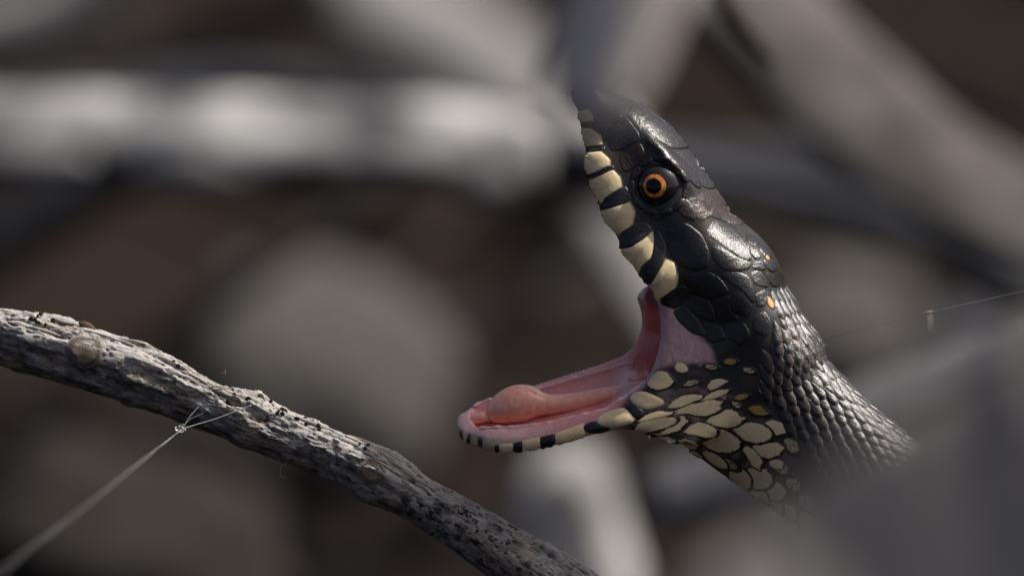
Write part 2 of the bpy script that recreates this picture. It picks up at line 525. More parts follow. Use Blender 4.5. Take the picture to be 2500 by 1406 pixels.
G_neck = loft3(NECK, p=2.25, roll=math.radians(10), endlen=(70, 60))
JAW = [(1142, 1045, 27, 44, 0), (1178, 1041, 35, 78, 0), (1250, 1032, 38, 97, 0), (1330, 1013, 37, 107, 0), (1420, 986, 36, 112, 0), (1500, 965, 38, 118, 0),
       (1580, 940, 46, 118, 0), (1680, 905, 62, 116, 0)]
JSH = (-0.16, -0.55)
G_jaw = loft3(JAW, p=2.5, shear=JSH, endlen=(26, 50))
TR = [(x - 4, y - 24, 25, max(14, w - 34), 0) for x, y, h, w, z in JAW[1:7]]
G_tr = loft3(TR, p=2.3, shear=JSH, endlen=(22, 60))

def cheek_shear(X, Y): return -0.22, -0.32 * sstep(735, 930, Y)
CH = [(1572, 715), (1588, 752), (1592, 795), (1580, 845), (1562, 890), (1535, 925), (1480, 968), (1460, 1000), (1520, 1010), (1600, 1040), (1700, 1060), (1800, 950), (1800, 720), (1680, 640)]
PM = poly_sd(smooth_poly(CH, 2), *np.meshgrid(MX, MY, indexing='ij'))
G_ch = np.empty_like(G_head)
for k, d in enumerate(GD):
    kx, ky = cheek_shear(XX, YY)
    q = samp((PM,), XX - kx * d, YY - ky * d)[0]
    dw = np.abs(d) - 122 + 0.0 * XX
    G_ch[:, :, k] = smax(q, dw.astype(np.float32), 26)
CAV = [(1440, 880, 60, 84, 4), (1520, 850, 88, 92, 4), (1600, 838, 100, 98, 4), (1670, 860, 78, 96, 4), (1740, 895, 44, 80, 0)]
G_cav = loft3(CAV, p=2.6, shear=cheek_shear, endlen=(60, 50))

G = smin(G_head, G_neck, 60)
G = smin(G, G_ch, 22)
jaw = smax(G_jaw, -G_tr, 9)
G = smin(G, jaw, 16)
G = smax(G, -G_cav, 12)
G = smax(G, -G_pal, 10)
# brow over the eye, bulge of the jaw muscle, swelling of the lip
GD3 = GD[None, None, :]
def ball(x, y, d, rx, ry, rd, ang=0):
    c, s = math.cos(ang), math.sin(ang)
    a = ((XX - x) * c + (YY - y) * s) / rx; b = (-(XX - x) * s + (YY - y) * c) / ry
    r = np.sqrt((a * a + b * b)[..., None] + ((GD3 - d) / rd) ** 2)
    return ((r - 1) * min(rx, ry, rd)).astype(np.float32)
EYE = (1609, 455)
G = smin(G, ball(1640, 404, -104, 66, 15, 26, math.radians(50)), 16)
G = smin(G, ball(1700, 655, -100, 66, 44, 34, math.radians(58)), 26)
for lx, ly in ((1452, 400), (1474, 460), (1498, 530), (1540, 610), (1592, 676)):
    G = smin(G, ball(lx + 16, ly - 6, -86 - (ly - 400) * .12, 40, 34, 22), 40)
G = smin(G, ball(1850, 640, -10, 66, 38, 84, math.radians(58)), 30)
r2 = np.hypot(XX - EYE[0], YY - EYE[1])
G[0] = G[-1] = 20; G[:, 0] = G[:, -1] = 20; G[:, :, 0] = G[:, :, -1] = 20

def zmap_of(G):
    ins = G < 0
    k = ins.argmax(2); has = ins.any(2) & (k > 0)
    i, j = np.indices(k.shape)
    km = np.maximum(k - 1, 0)
    a, b = G[i, j, km], G[i, j, k]
    z = GD[0] + VOX * (km + a / (a - b + 1e-9))
    return np.where(has, z, np.nan)
ZM = zmap_of(G)
def zat(x, y):
    x = np.asarray(x, float); y = np.asarray(y, float)
    fx = (x - GX[0]) / VOX; fy = (y - GY[0]) / VOX
    i = np.clip(fx.astype(int), 0, len(GX) - 2); j = np.clip(fy.astype(int), 0, len(GY) - 2)
    a, b = fx - i, fy - j
    q = np.stack([ZM[i, j], ZM[i + 1, j], ZM[i, j + 1], ZM[i + 1, j + 1]])
    w = np.stack([(1 - a) * (1 - b), a * (1 - b), (1 - a) * b, a * b])
    ok = ~np.isnan(q)
    w = np.where(ok, w, 0)
    t = w.sum(0)
    return np.where(t > 0.2, np.where(ok, q, 0).__mul__(w).sum(0) / np.maximum(t, 1e-6), np.nan)
def gsamp(Gf, P):
    f = (P - np.array([GX[0], GY[0], GD[0]])) / VOX
    n = np.array(Gf.shape)
    i = np.clip(f.astype(int), 0, n - 2); a = np.clip(f - i, 0, 1)
    out = 0
    for x in (0, 1):
        for y in (0, 1):
            for z in (0, 1):
                w = (a[..., 0] if x else 1 - a[..., 0]) * (a[..., 1] if y else 1 - a[..., 1]) * (a[..., 2] if z else 1 - a[..., 2])
                out = out + w * Gf[i[..., 0] + x, i[..., 1] + y, i[..., 2] + z]
    return out
def gnormal(P, h=6.0):
    g = np.stack([gsamp(G, P + np.eye(3)[i] * h) - gsamp(G, P - np.eye(3)[i] * h) for i in range(3)], -1)
    return g / (np.linalg.norm(g, axis=-1, keepdims=True) + 1e-9)

def surface_nets(G):
    ins = G < 0
    nx, ny, nz = G.shape
    c = np.zeros((nx - 1, ny - 1, nz - 1), np.int8)
    for x in (0, 1):
        for y in (0, 1):
            for z in (0, 1):
                c += ins[x:nx - 1 + x, y:ny - 1 + y, z:nz - 1 + z]
    act = np.argwhere((c > 0) & (c < 8))
    idx = -np.ones(c.shape, np.int64); idx[act[:, 0], act[:, 1], act[:, 2]] = np.arange(len(act))
    acc = np.zeros((len(act), 3)); cnt = np.zeros(len(act))
    cor = [(x, y, z) for x in (0, 1) for y in (0, 1) for z in (0, 1)]
    val = {q: G[act[:, 0] + q[0], act[:, 1] + q[1], act[:, 2] + q[2]] for q in cor}
    for p in cor:
        for ax in range(3):
            if p[ax]: continue
            q = list(p); q[ax] = 1; q = tuple(q)
            a, b = val[p], val[q]; m = (a < 0) != (b < 0)
            t = np.where(m, a / np.where(m, a - b, 1), 0)
            pt = np.array(p, float)[None] + t[:, None] * (np.array(q) - np.array(p))[None]
            acc[m] += pt[m]; cnt[m] += 1
    V = act + acc / cnt[:, None]
    F = []
    for ax in range(3):
        o1, o2 = [(1, 2), (2, 0), (0, 1)][ax]
        sl0 = [slice(None)] * 3; sl1 = [slice(None)] * 3
        sl0[ax] = slice(0, -1); sl1[ax] = slice(1, None)
        A, B = ins[tuple(sl0)], ins[tuple(sl1)]
        e = np.argwhere(A != B)
        ok = (e[:, o1] > 0) & (e[:, o2] > 0) & (e[:, o1] < G.shape[o1] - 1) & (e[:, o2] < G.shape[o2] - 1)
        e = e[ok]
        fl = A[e[:, 0], e[:, 1], e[:, 2]]
        u1 = np.zeros(3, int); u1[o1] = 1; u2 = np.zeros(3, int); u2[o2] = 1
        g = lambda k: idx[k[:, 0], k[:, 1], k[:, 2]]
        q = np.stack([g(e - u1 - u2), g(e - u2), g(e), g(e - u1)], 1)
        q[~fl] = q[~fl][:, ::-1]
        F.append(q)
    return np.array([GX[0], GY[0], GD[0]]) + V * VOX, np.concatenate(F)
SV, SF = surface_nets(G)
# px axes (right, down, away) are right-handed like (right, fwd, up) mirrored once: flip the winding if needed
def relax(V, F, it=3):
    for _ in range(it):
        acc = np.zeros_like(V); cnt = np.zeros(len(V))
        for a, b in ((0, 1), (1, 2), (2, 3), (3, 0)):
            for i in range(3):
                acc[:, i] += np.bincount(F[:, a], V[F[:, b], i], len(V)) + np.bincount(F[:, b], V[F[:, a], i], len(V))
            cnt += np.bincount(F[:, a], minlength=len(V)) + np.bincount(F[:, b], minlength=len(V))
        V = V * .4 + .6 * acc / np.maximum(cnt, 1)[:, None]
    return V
SV = relax(SV, SF, 3)
# orientation check
f0 = SF[:2000]; fn = np.cross(SV[f0[:, 1]] - SV[f0[:, 0]], SV[f0[:, 2]] - SV[f0[:, 0]]); gn = gnormal(SV[f0[:, 0]])
# picture axes (x, down, away): world handedness right x (-up) = away? right x up = -fwd, so right x down = fwd: right-handed
if (np.einsum('ij,ij->i', fn, gn)).mean() < 0: SF = SF[:, ::-1].copy()

# outlines of the cream scales of the upper lip
LIPQ = ([(120, 285), (160, 283), (235, 288), (297, 335), (302, 385), (190, 404), (140, 400)], [(150, 438), (195, 436), (290, 426), (347, 478), (352, 514), (225, 575), (170, 560)],
          [(200, 605), (243, 598), (362, 536), (412, 588), (424, 644), (283, 756), (230, 740)], [(250, 795), (303, 788), (470, 736), (504, 798), (484, 884), (362, 970), (320, 960)],
          [(350, 1030), (398, 1024), (470, 1015), (560, 960), (606, 915), (622, 965), (604, 1082), (545, 1125), (528, 1170), (532, 1222), (510, 1240), (430, 1150)],
          [(690, 1085), (742, 1108), (764, 1200), (752, 1262), (650, 1335), (600, 1330), (560, 1262), (590, 1240), (625, 1190)],
          [(130, 190), (215, 170), (250, 215), (245, 245), (140, 250)])
# skin colours: which tissue lies where
def cols():
    n = len(SV); P = SV
    wob = np.stack([fbm(P / 22, 3, 3), fbm(P / 22, 3, 4)], 1) * 7
    x, y, d = P[:, 0] + wob[:, 0], P[:, 1] + wob[:, 1], P[:, 2]
    nz = fbm(P / 30, 4, 6)
    dark = np.array([0.012, 0.0115, 0.011])[None] * (1 + .5 * nz[:, None]) + np.clip(fbm(P / 60, 3, 8), 0, 1)[:, None] * np.array([.03, .018, .008])
    col = dark; rough = np.full(n, .3); sss = np.zeros(n)
    # mauve stretched skin at the corner of the mouth
    mem = poly_sd([(1560, 690), (1612, 728), (1652, 758), (1700, 806), (1728, 846), (1745, 885), (1690, 884), (1640, 886), (1602, 905), (1566, 945), (1470, 1010), (1440, 990), (1500, 800)], x, y)
    m = sstep(10, -8, mem) * (x < 1760)
    mc = np.array([.50, .33, .33])[None] * (1 + .25 * fbm(P / np.array([9, 40, 20]), 3, 12)[:, None])
    col = col * (1 - m[:, None]) + mc * m[:, None]; rough = rough * (1 - m) + .55 * m; sss = np.maximum(sss, m)
    # brownish mottled skin between the throat scales
    thr = sstep(20, -25, poly_sd([(1560, 960), (1640, 890), (1760, 930), (1870, 1010), (1935, 1110), (1960, 1260), (1900, 1290), (1700, 1140), (1480, 1070)], x, y)) * (1 - m)
    tc = np.array([.026, .017, .015])[None] + np.clip(fbm(P / np.array([34, 16, 26]), 4, 14) + .05, 0, 1)[:, None] * np.array([.30, .20, .19])
    col = col * (1 - thr[:, None]) + tc * thr[:, None]; rough += .2 * thr
    # jaw: underside cream, rim gum
    jv = gsamp(G_jaw, P); jm = sstep(14, 3, jv) * sstep(1545, 1480, x)
    cream = np.array([.50, .40, .24])
    U0 = P[:, 1] - JSH[1] * d * 1.0
    jx = P[:, 0] - JSH[0] * d
    ax_y = np.interp(jx, [s[0] for s in JAW], [s[1] for s in JAW])
    up = ax_y - U0                                  # height above the jaw's own middle
    outer = sstep(16, 6, up + 8 * (d > 0))
    lipc = cream[None] * (1 + .15 * nz[:, None])
    for xa, xb in ((1140, 1149), (1167, 1178), (1122, 1130)):
        bar = sstep(xa - 2, xa + 1, P[:, 0] + wob[:, 0] * .4) * sstep(xb + 2, xb - 1, P[:, 0] + wob[:, 0] * .4) * (d < 0)
        lipc = lipc * (1 - bar[:, None]) + .012 * bar[:, None]
    gum = np.array([.80, .52, .51])[None] * (1 + .12 * fbm(P / 14, 3, 16)[:, None])
    jc = lipc * outer[:, None] + gum * (1 - outer)[:, None]
    back = sstep(1240, 1420, x)[:, None]
    jc = jc * (1 - (back * (1 - outer[:, None]))) + np.array([.64, .29, .31]) * (back * (1 - outer[:, None]))
    col = col * (1 - jm[:, None]) + jc * jm[:, None]; rough = rough * (1 - jm) + .24 * jm; sss = np.maximum(sss, jm * (1 - outer * .7))
    # lining of the mouth
    tr = sstep(9, 1, gsamp(G_tr, P)) * jm
    col = col * (1 - tr[:, None]) + np.array([.86, .34, .31]) * tr[:, None]
    cv = sstep(10, 2, np.minimum(gsamp(G_cav, P), 1e3)) * (x < 1790)
    deep = .8 * sstep(1500, 1625, P[:, 0] + .22 * d)
    lin = np.array([.90, .44, .42])[None] * (1 - deep[:, None]) + np.array([.74, .19, .18])[None] * deep[:, None]
    near = (d < -20)
    cv = cv * np.where(near & (gnormal(P)[:, 2] < 0.1), 0, 1)
    col = col * (1 - cv[:, None]) + lin * cv[:, None]; rough = rough * (1 - cv) + .2 * cv; sss = np.maximum(sss, cv)
    for q in LIPQ:
        pq = [(1350 + X * .39841, 200 + Y * .39841) for X, Y in q]
        near_ = (np.abs(P[:, 0] - pq[0][0]) < 130) & (np.abs(P[:, 1] - pq[0][1]) < 130) & (d < 0)
        if near_.any():
            lm_ = np.zeros(n); lm_[near_] = sstep(2, -2, poly_sd(pq, P[near_, 0], P[near_, 1]))
            col = col * (1 - lm_[:, None]) + np.array([.78, .63, .37]) * lm_[:, None]
    pl = sstep(8, 1, gsamp(G_pal, P))
    col = col * (1 - pl[:, None]) + np.array([.5, .3, .28]) * pl[:, None]; sss = np.maximum(sss, pl)
    return np.clip(col, .003, .9), rough, sss
TINT, RGH, SSS = cols()

sk = NT("snake_skin")
sk.l(sk.attr("tint"), sk.b.inputs["Base Color"])
sk.l(sk.attr("rgh", "Fac"), sk.b.inputs["Roughness"])
sk.l(sk.math('MULTIPLY', sk.attr("sss", "Fac"), 0.35), sk.b.inputs["Subsurface Weight"])
sk.l(sk.math('MULTIPLY', sk.attr("sss", "Fac"), 0.8), sk.b.inputs["Coat Weight"])
sk.set(Coat_Roughness=.05)
vein = sk.ramp(sk.noise(1700, 5, .7, dist=1.2), [(.40, (1, 1, 1)), (.49, (.86, .74, .74)), (.56, (1, 1, 1))])
vf = sk.mix(sk.attr("sss", "Fac"), (1.0, 1.0, 1.0), vein)
sk.l(sk.mix(1.0, sk.attr("tint"), vf, 'MULTIPLY'), sk.b.inputs["Base Color"])
sk.set(Subsurface_Radius=(1.0, .35, .25), Subsurface_Scale=0.0009)
b1 = sk.bump(sk.noise(9000, 4), 0.12, 0.00006)
wr = sk.noise(2600, 3, stretch=(1, 1, .25), dist=.4)
b2 = sk.bump(wr, 0.16, 0.00014, b1)
fold = sk.noise(700, 4, .6, dist=.8)
sk.bump(sk.math('MULTIPLY', fold, sk.attr('sss', 'Fac')), .3, 0.0005, b2)

BASE = PX(2200, 1275, 0); BASE[2] = 0
snake = empty("snake", BASE, "black snake with cream barred lips rearing up with its pink mouth gaping wide", "snake")

# the rest of the body, behind the leaning bark, running down to the ground
bp = [PX(2160, 1240, 0), PX(2330, 1385, 0), PX(2520, 1560, 20), PX(2700, 1850, 60), PX(2850, 2250, 140), PX(3000, 2700, 300)]
pt = np.array(bp[-1]); tail = []
for k in range(1, 24):
    a = 0.35 * math.sin(k * .55)
    pt = pt + np.array([.022 * math.cos(a + .5), .022 * math.sin(a + .5), 0]); pt[2] = max(.0075, pt[2] - .012)
    tail.append(pt.copy())
path = bp + tail
def body_tube(path, rad, ns=48, n=240):
    path = np.array(path); rad = np.array(rad)
    seg = np.r_[0, np.cumsum(np.linalg.norm(np.diff(path, axis=0), axis=1))]; q = np.linspace(0, seg[-1], n)
    P = np.stack([np.interp(q, seg, path[:, i]) for i in range(3)], 1); R = np.stack([np.interp(q, seg, rad[:, i]) for i in range(2)], 1)
    for _ in range(10):
        P[1:-1] = (P[:-2] + 2 * P[1:-1] + P[2:]) / 4
    T = np.gradient(P, axis=0); T /= np.linalg.norm(T, axis=1)[:, None]
    A = np.cross(T, FWD); A /= np.linalg.norm(A, axis=1)[:, None]; B = np.cross(A, T)
    th = np.linspace(0, 2 * math.pi, ns, endpoint=False)
    v = P[:, None] + R[:, None, :1] * np.cos(th)[None, :, None] * A[:, None] + R[:, None, 1:] * np.sin(th)[None, :, None] * B[:, None]
    i, j = np.meshgrid(np.arange(n - 1), np.arange(ns), indexing='ij'); k = (j + 1) % ns
    f = np.stack([i * ns + j, i * ns + k, (i + 1) * ns + k, (i + 1) * ns + j], -1).reshape(-1, 4)
    return v.reshape(-1, 3), f.tolist()
rad = [(166 * S, 126 * S), (165 * S, 128 * S), (160 * S, 134 * S), (152 * S, 140 * S), (150 * S, 146 * S), (150 * S, 148 * S)] + [(max(.0006, .0076 * (1 - (k / 23) ** 1.7)),) * 2 for k in range(23)]
TV, TF = body_tube(path, rad)
TF3 = [tuple(int(i) + len(SV) for i in f) for f in TF]
allv = np.vstack([PX(SV[:, 0], SV[:, 1], SV[:, 2]), TV])
ntv = len(TV)
faces = [tuple(f) for f in SF.tolist()] + TF3
solid("body", allv, faces, sk.m, snake, origin=BASE,
      attrs={"tint": np.vstack([TINT, np.tile([.014, .013, .012], (ntv, 1))]), "rgh": np.r_[RGH, np.full(ntv, .35)], "sss": np.r_[SSS, np.zeros(ntv)]})

# ------------------------------------------------------------------ scales, plates, eye, tongue sheath, teeth
def scale_mat(name, centre, edge, cut=0.80, soft=0.05, rough=.3, jag=.12, spec=.5, speck=None, bump=.25, coat=0.0):
    m = NT(name)
    r = m.attr("rad", "Fac")
    jg = m.noise(2800, 5, .75); blot = m.noise(1500, 3)
    rr = m.math('ADD', r, m.math('MULTIPLY', m.math('SUBTRACT', jg, .5), jag * 2))
    e = m.ramp(rr, [(cut - soft, (0, 0, 0)), (cut + soft, (1, 1, 1))])
    c1 = m.mix(m.math('MULTIPLY', m.math('SUBTRACT', blot, .35), 1.2), centre, tuple(c * .72 for c in centre))
    if speck:
        sp = m.ramp(m.noise(3600, 4, .7), [(speck, (0, 0, 0)), (speck + .06, (1, 1, 1))])
        c1 = m.mix(sp, c1, edge)
    col = m.mix(e, c1, edge)
    m.l(col, m.b.inputs["Base Color"])
    m.set(Roughness=rough, Specular_IOR_Level=spec, Coat_Weight=coat, Coat_Roughness=.12)
    if rough < .4:
        rv = m.n("ShaderNodeMapRange"); rv.inputs["To Min"].default_value = rough - .1; rv.inputs["To Max"].default_value = rough + .22
        m.l(m.noise(2500, 4, .65), rv.inputs["Value"]); m.l(rv.outputs[0], m.b.inputs["Roughness"])
    b_ = m.bump(m.noise(7000, 4, .6), bump, 0.00008)
    if rough < .4: m.bump(m.noise(2200, 3, .5), bump * .6, 0.0002, b_)
    return m.m
INK = (0.010, 0.008, 0.007)
M_CREAM = scale_mat("cream_scale", (0.80, 0.65, 0.375), INK, cut=.80, soft=.03, jag=.24, rough=.42)
M_LIP = scale_mat("cream_lip_scale", (0.78, 0.63, 0.37), INK, cut=.97, rough=.33, jag=.03, coat=.2)
M_YEL = scale_mat("ochre_scale", (0.40, 0.26, 0.06), INK, cut=.62, jag=.3, rough=.42, speck=.55)
M_MOT = scale_mat("mottled_scale", (0.46, 0.38, 0.22), INK, cut=.6, jag=.28, rough=.42, speck=.52)
M_PLATE = scale_mat("black_plate", (0.010, 0.010, 0.0105), (0.006, 0.005, 0.0045), cut=.9, rough=.2, bump=.55, spec=.55)
M_BROWNP = scale_mat("brown_edged_plate", (0.011, 0.010, 0.0095), (0.050, 0.023, 0.009), cut=1.5, soft=.1, jag=.05, speck=.5, rough=.22, bump=.55, spec=.55)
M_ORANGE = scale_mat("orange_scale", (0.62, 0.30, 0.07), INK, cut=.75, jag=.15, rough=.4)

def outline_ellipse(cx, cy, a, b, ang, n=18, taper=0.25):
    t = np.linspace(0, 2 * math.pi, n, endpoint=False)
    X = a * np.cos(t); Y = b * np.sin(t) * (1 + taper * np.cos(t))
    c, s = math.cos(math.radians(ang)), math.sin(math.radians(ang))
    return np.stack([cx + X * c - Y * s, cy + X * s + Y * c], 1)
def resample(p, n):
    q = np.vstack([p, p[:1]]); L = np.r_[0, np.cumsum(np.hypot(*np.diff(q, axis=0).T))]
    s = np.linspace(0, L[-1], n, endpoint=False)
    return np.stack([np.interp(s, L, q[:, 0]), np.interp(s, L, q[:, 1])], 1)
RINGS = (0.0, .45, .75, .92, .97, 1.0)
TAILWARD = np.array([.74, .67])
def scale_on(name, outline, mat, h=5.0, sink=3.0, power=3.0, n=18, pull=True, label=None, lift=0, grow=1.0, tilt=0.0):
    """a domed plate laid on the skin over the given outline"""
    o = resample(np.asarray(outline, float), n)
    c = o.mean(0)
    o = c + (o - c) * grow
    pts, rad = [c], [0.0]
    for r in RINGS[1:]:
        for q in o:
            p = c + r * (q - c)
            pts.append(p); rad.append(r)
    pts = np.array(pts); rad = np.array(rad)
    z = zat(pts[:, 0], pts[:, 1])
    zc = z[0]
    for _ in range(30):
        bad = np.isnan(z) | (np.abs(z - (zc if not np.isnan(zc) else 0)) > 120)
        if not bad.any(): break
        pts[bad] = pts[bad] + (c - pts[bad]) * .06
        z = zat(pts[:, 0], pts[:, 1])
    z = np.where(np.isnan(z), np.nanmean(z) if (~np.isnan(z)).any() else 0, z)
    P = np.c_[pts, z]
    N = gnormal(P)
    off = h * (1 - rad ** power) - sink * (rad > .98) + lift + tilt * ((pts - c) @ TAILWARD) / max(8.0, np.abs((o - c) @ TAILWARD).max())
    P = P + N * off[:, None]
    f = []
    for j in range(n):
        f.append((0, 1 + j, 1 + (j + 1) % n))
    for i in range(len(RINGS) - 2):
        for j in range(n):
            k = (j + 1) % n; a = 1 + i * n
            f.append((a + j, a + n + j, a + n + k, a + k))
    W = PX(P[:, 0], P[:, 1], P[:, 2])
    # wind so that the outside faces the camera side
    v0, v1, v2 = W[f[0][0]], W[f[0][1]], W[f[0][2]]
    if np.dot(np.cross(v1 - v0, v2 - v0), -FWD) < 0: f = [q[::-1] for q in f]
    return solid(name, W, f, mat, snake, attrs={"rad": rad}, label=label)
def Z1(p): return [(1350 + X * .39841, 200 + Y * .39841) for X, Y in p]
def Z2(p): return [(1080 + X / 3.057, 680 + Y / 3.057) for X, Y in p]
def Z6(x, y, a, b, ang, mat, h=5): 
    return (1550 + x / 4.6875, 850 + y / 4.6875, a / 4.6875 * 1.14, b / 4.6875 * 1.2, ang, mat, h)

# cream scales of the upper lip
for q in LIPQ:
    scale_on("upper_lip_scale", np.array(Z1(q)), M_LIP, h=1.7, power=12, grow=1.0, n=44, sink=1.5)
for q in ([(150, 408), (270, 396), (300, 385), (312, 412), (285, 428), (160, 438)], [(180, 578), (260, 556), (350, 514), (372, 536), (340, 552), (200, 604)],
          [(240, 755), (424, 640), (466, 690), (472, 735), (260, 795)], [(330, 970), (484, 885), (540, 860), (600, 905), (555, 955), (470, 1015), (360, 1030)],
          [(520, 1215), (532, 1170), (548, 1125), (604, 1082), (625, 965), (615, 910), (660, 960), (688, 1040), (660, 1130), (600, 1250), (560, 1265)],
          [(640, 1345), (752, 1262), (800, 1250), (830, 1290), (760, 1380), (735, 1385)]):
    scale_on("lip_bar", smooth_poly(Z1(q), 1), M_PLATE, h=1.6, power=12, grow=1.15, n=32, sink=1.5, label="black bar between two cream lip scales")
# lower lip
top = ([1118, 1132, 1150, 1170, 1210, 1250, 1300, 1358, 1420, 1466], [1056, 1072, 1081, 1086, 1087, 1083, 1072, 1058, 1036, 1012])
bot = ([1118, 1132, 1150, 1180, 1210, 1250, 1300, 1358, 1420, 1466], [1068, 1087, 1100, 1108, 1112, 1112, 1104, 1087, 1069, 1057])
def strip(x0, x1):
    xs = np.linspace(x0, x1, 5)
    return np.vstack([np.c_[xs, np.interp(xs, *top)], np.c_[xs[::-1], np.interp(xs[::-1], *bot)]])
for a, b in ((1219, 1253), (1276, 1318), (1356, 1424)):
    scale_on("lower_lip_scale", smooth_poly(strip(a, b), 1), M_LIP, h=3, sink=2, power=5, grow=1.22)
for a, b in ((1208, 1219), (1253, 1276), (1318, 1356)):
    scale_on("lip_bar", smooth_poly(strip(a, b), 1), M_PLATE, h=3.4, sink=2, power=5, grow=1.15, label="black bar between two cream lip scales")
scale_on("lip_bar", smooth_poly(Z2([(1050, 1100), (1140, 1060), (1180, 1090), (1260, 1110), (1180, 1150), (1070, 1140)]), 2), M_PLATE, h=3.5, power=5, grow=1.2, label="black bar between two cream lip scales")
for q in ([(1140, 1045), (1345, 950), (1425, 1030), (1430, 1065), (1270, 1108), (1180, 1092)], [(1400, 880), (1480, 830), (1645, 905), (1650, 932), (1520, 980), (1425, 930)]):
    scale_on("lower_lip_scale", smooth_poly(Z2(q), 2), M_LIP, h=4, power=5, grow=1.15)
scale_on("lip_bar", smooth_poly(Z2([(1350, 950), (1410, 935), (1510, 985), (1470, 1040), (1435, 1040)]), 2), M_PLATE, h=3.5, power=5, grow=1.2, label="black bar between two cream lip scales")

# plates of the crown and cheek
PL = [([(925, 930), (960, 835), (1090, 870), (1160, 950), (1215, 1080), (1190, 1105), (1120, 1062), (1010, 985)], M_PLATE, 5),
      ([(545, 360), (640, 425), (720, 495), (830, 600), (895, 665), (900, 600), (805, 480), (700, 400), (600, 335)], M_PLATE, 7),
      ([(545, 250), (600, 205), (690, 230), (775, 315), (840, 400), (735, 415), (640, 350), (580, 310)], M_PLATE, 6),
      ([(445, 205), (480, 130), (570, 160), (600, 205), (545, 250), (535, 325)], M_PLATE, 6),
      ([(735, 418), (845, 400), (920, 475), (985, 580), (1030, 645), (965, 655), (905, 640), (820, 535)], M_PLATE, 5),
      ([(800, 705), (900, 690), (960, 660), (1035, 650), (1110, 765), (1170, 870), (1090, 870), (960, 820), (905, 865), (840, 790)], M_BROWNP, 5),
      ([(312, 330), (440, 210), (535, 330), (520, 362), (365, 440)], M_PLATE, 5),
      ([(258, 250), (330, 200), (430, 205), (312, 322), (262, 300)], M_PLATE, 5),
      ([(385, 452), (520, 372), (565, 425), (505, 520), (440, 560)], M_BROWNP, 5),
      ([(560, 800), (640, 785), (725, 795), (655, 852), (600, 845)], M_PLATE, 5),
      ([(735, 765), (800, 705), (860, 765), (872, 850), (800, 832)], M_BROWNP, 5),
      ([(680, 900), (800, 862), (900, 930), (947, 1030), (942, 1130), (880, 1152), (780, 1132), (705, 1040)], M_PLATE, 8),
      ([(960, 1008), (1000, 1000), (1100, 1060), (1212, 1112), (1190, 1150), (1100, 1162), (1040, 1150), (972, 1080)], M_PLATE, 7),
      ([(1010, 1178), (1100, 1165), (1190, 1180), (1232, 1290), (1222, 1360), (1150, 1270), (1062, 1222)], M_PLATE, 6),
      ([(1200, 1168), (1262, 1150), (1322, 1230), (1312, 1262), (1232, 1242)], M_PLATE, 6),
      ([(775, 1182), (940, 1162), (1005, 1195), (1080, 1285), (960, 1330), (825, 1290)], M_PLATE, 5),
      ([(1090, 1290), (1150, 1285), (1220, 1370), (1190, 1440), (1080, 1400)], M_PLATE, 5),
      ([(970, 1340), (1080, 1300), (1075, 1400), (1150, 1450), (1010, 1470)], M_PLATE, 5),
      ([(830, 1300), (955, 1340), (1000, 1470), (880, 1440), (800, 1350)], M_PLATE, 5),
      ([(1170, 925), (1215, 935), (1270, 985), (1235, 1010), (1190, 985)], M_PLATE, 6),
      ([(1280, 990), (1320, 1030), (1345, 1075), (1300, 1075), (1255, 1020)], M_PLATE, 6),
      ([(1195, 1000), (1240, 1020), (1275, 1075), (1240, 1090), (1205, 1055)], M_PLATE, 6),
      ([(1285, 1085), (1345, 1085), (1378, 1150), (1340, 1170), (1295, 1130)], M_PLATE, 6),
      ([(1225, 1100), (1275, 1095), (1300, 1150), (1265, 1160), (1215, 1140)], M_PLATE, 6),
      ([(1300, 1165), (1350, 1180), (1385, 1250), (1350, 1260), (1310, 1215)], M_PLATE, 6),
      ([(1330, 1265), (1385, 1265), (1400, 1340), (1360, 1345)], M_PLATE, 6),
      ([(1225, 1310), (1290, 1270), (1330, 1290), (1300, 1370), (1250, 1380)], M_PLATE, 6),
      ([(720, 1390), (800, 1370), (880, 1450), (940, 1560), (850, 1540), (760, 1460)], M_PLATE, 4),
      ([(900, 1460), (1010, 1490), (1060, 1570), (960, 1600), (920, 1540)], M_PLATE, 4),
      ([(1040, 1490), (1160, 1470), (1210, 1550), (1150, 1620), (1080, 1580)], M_PLATE, 4),
      ([(1210, 1440), (1290, 1400), (1340, 1470), (1310, 1560), (1230, 1540)], M_PLATE, 5)]
for q, m, h in PL:
    scale_on("head_plate", resample(np.array(Z1(q)), 44) * .6 + .4 * resample(smooth_poly(Z1(q), 1), 44), m, h=.7 + h * .15, power=14, sink=1.6, grow=1.07, n=40, tilt=1.4)
scale_on("orange_scale", outline_ellipse(1877, 736, 24, 8, 62), M_ORANGE, h=2.5, label="small bright orange scale on the nape")
scale_on("orange_scale", outline_ellipse(1872, 628, 10, 5, 60), M_ORANGE, h=2.5, label="small bright orange scale on the nape")

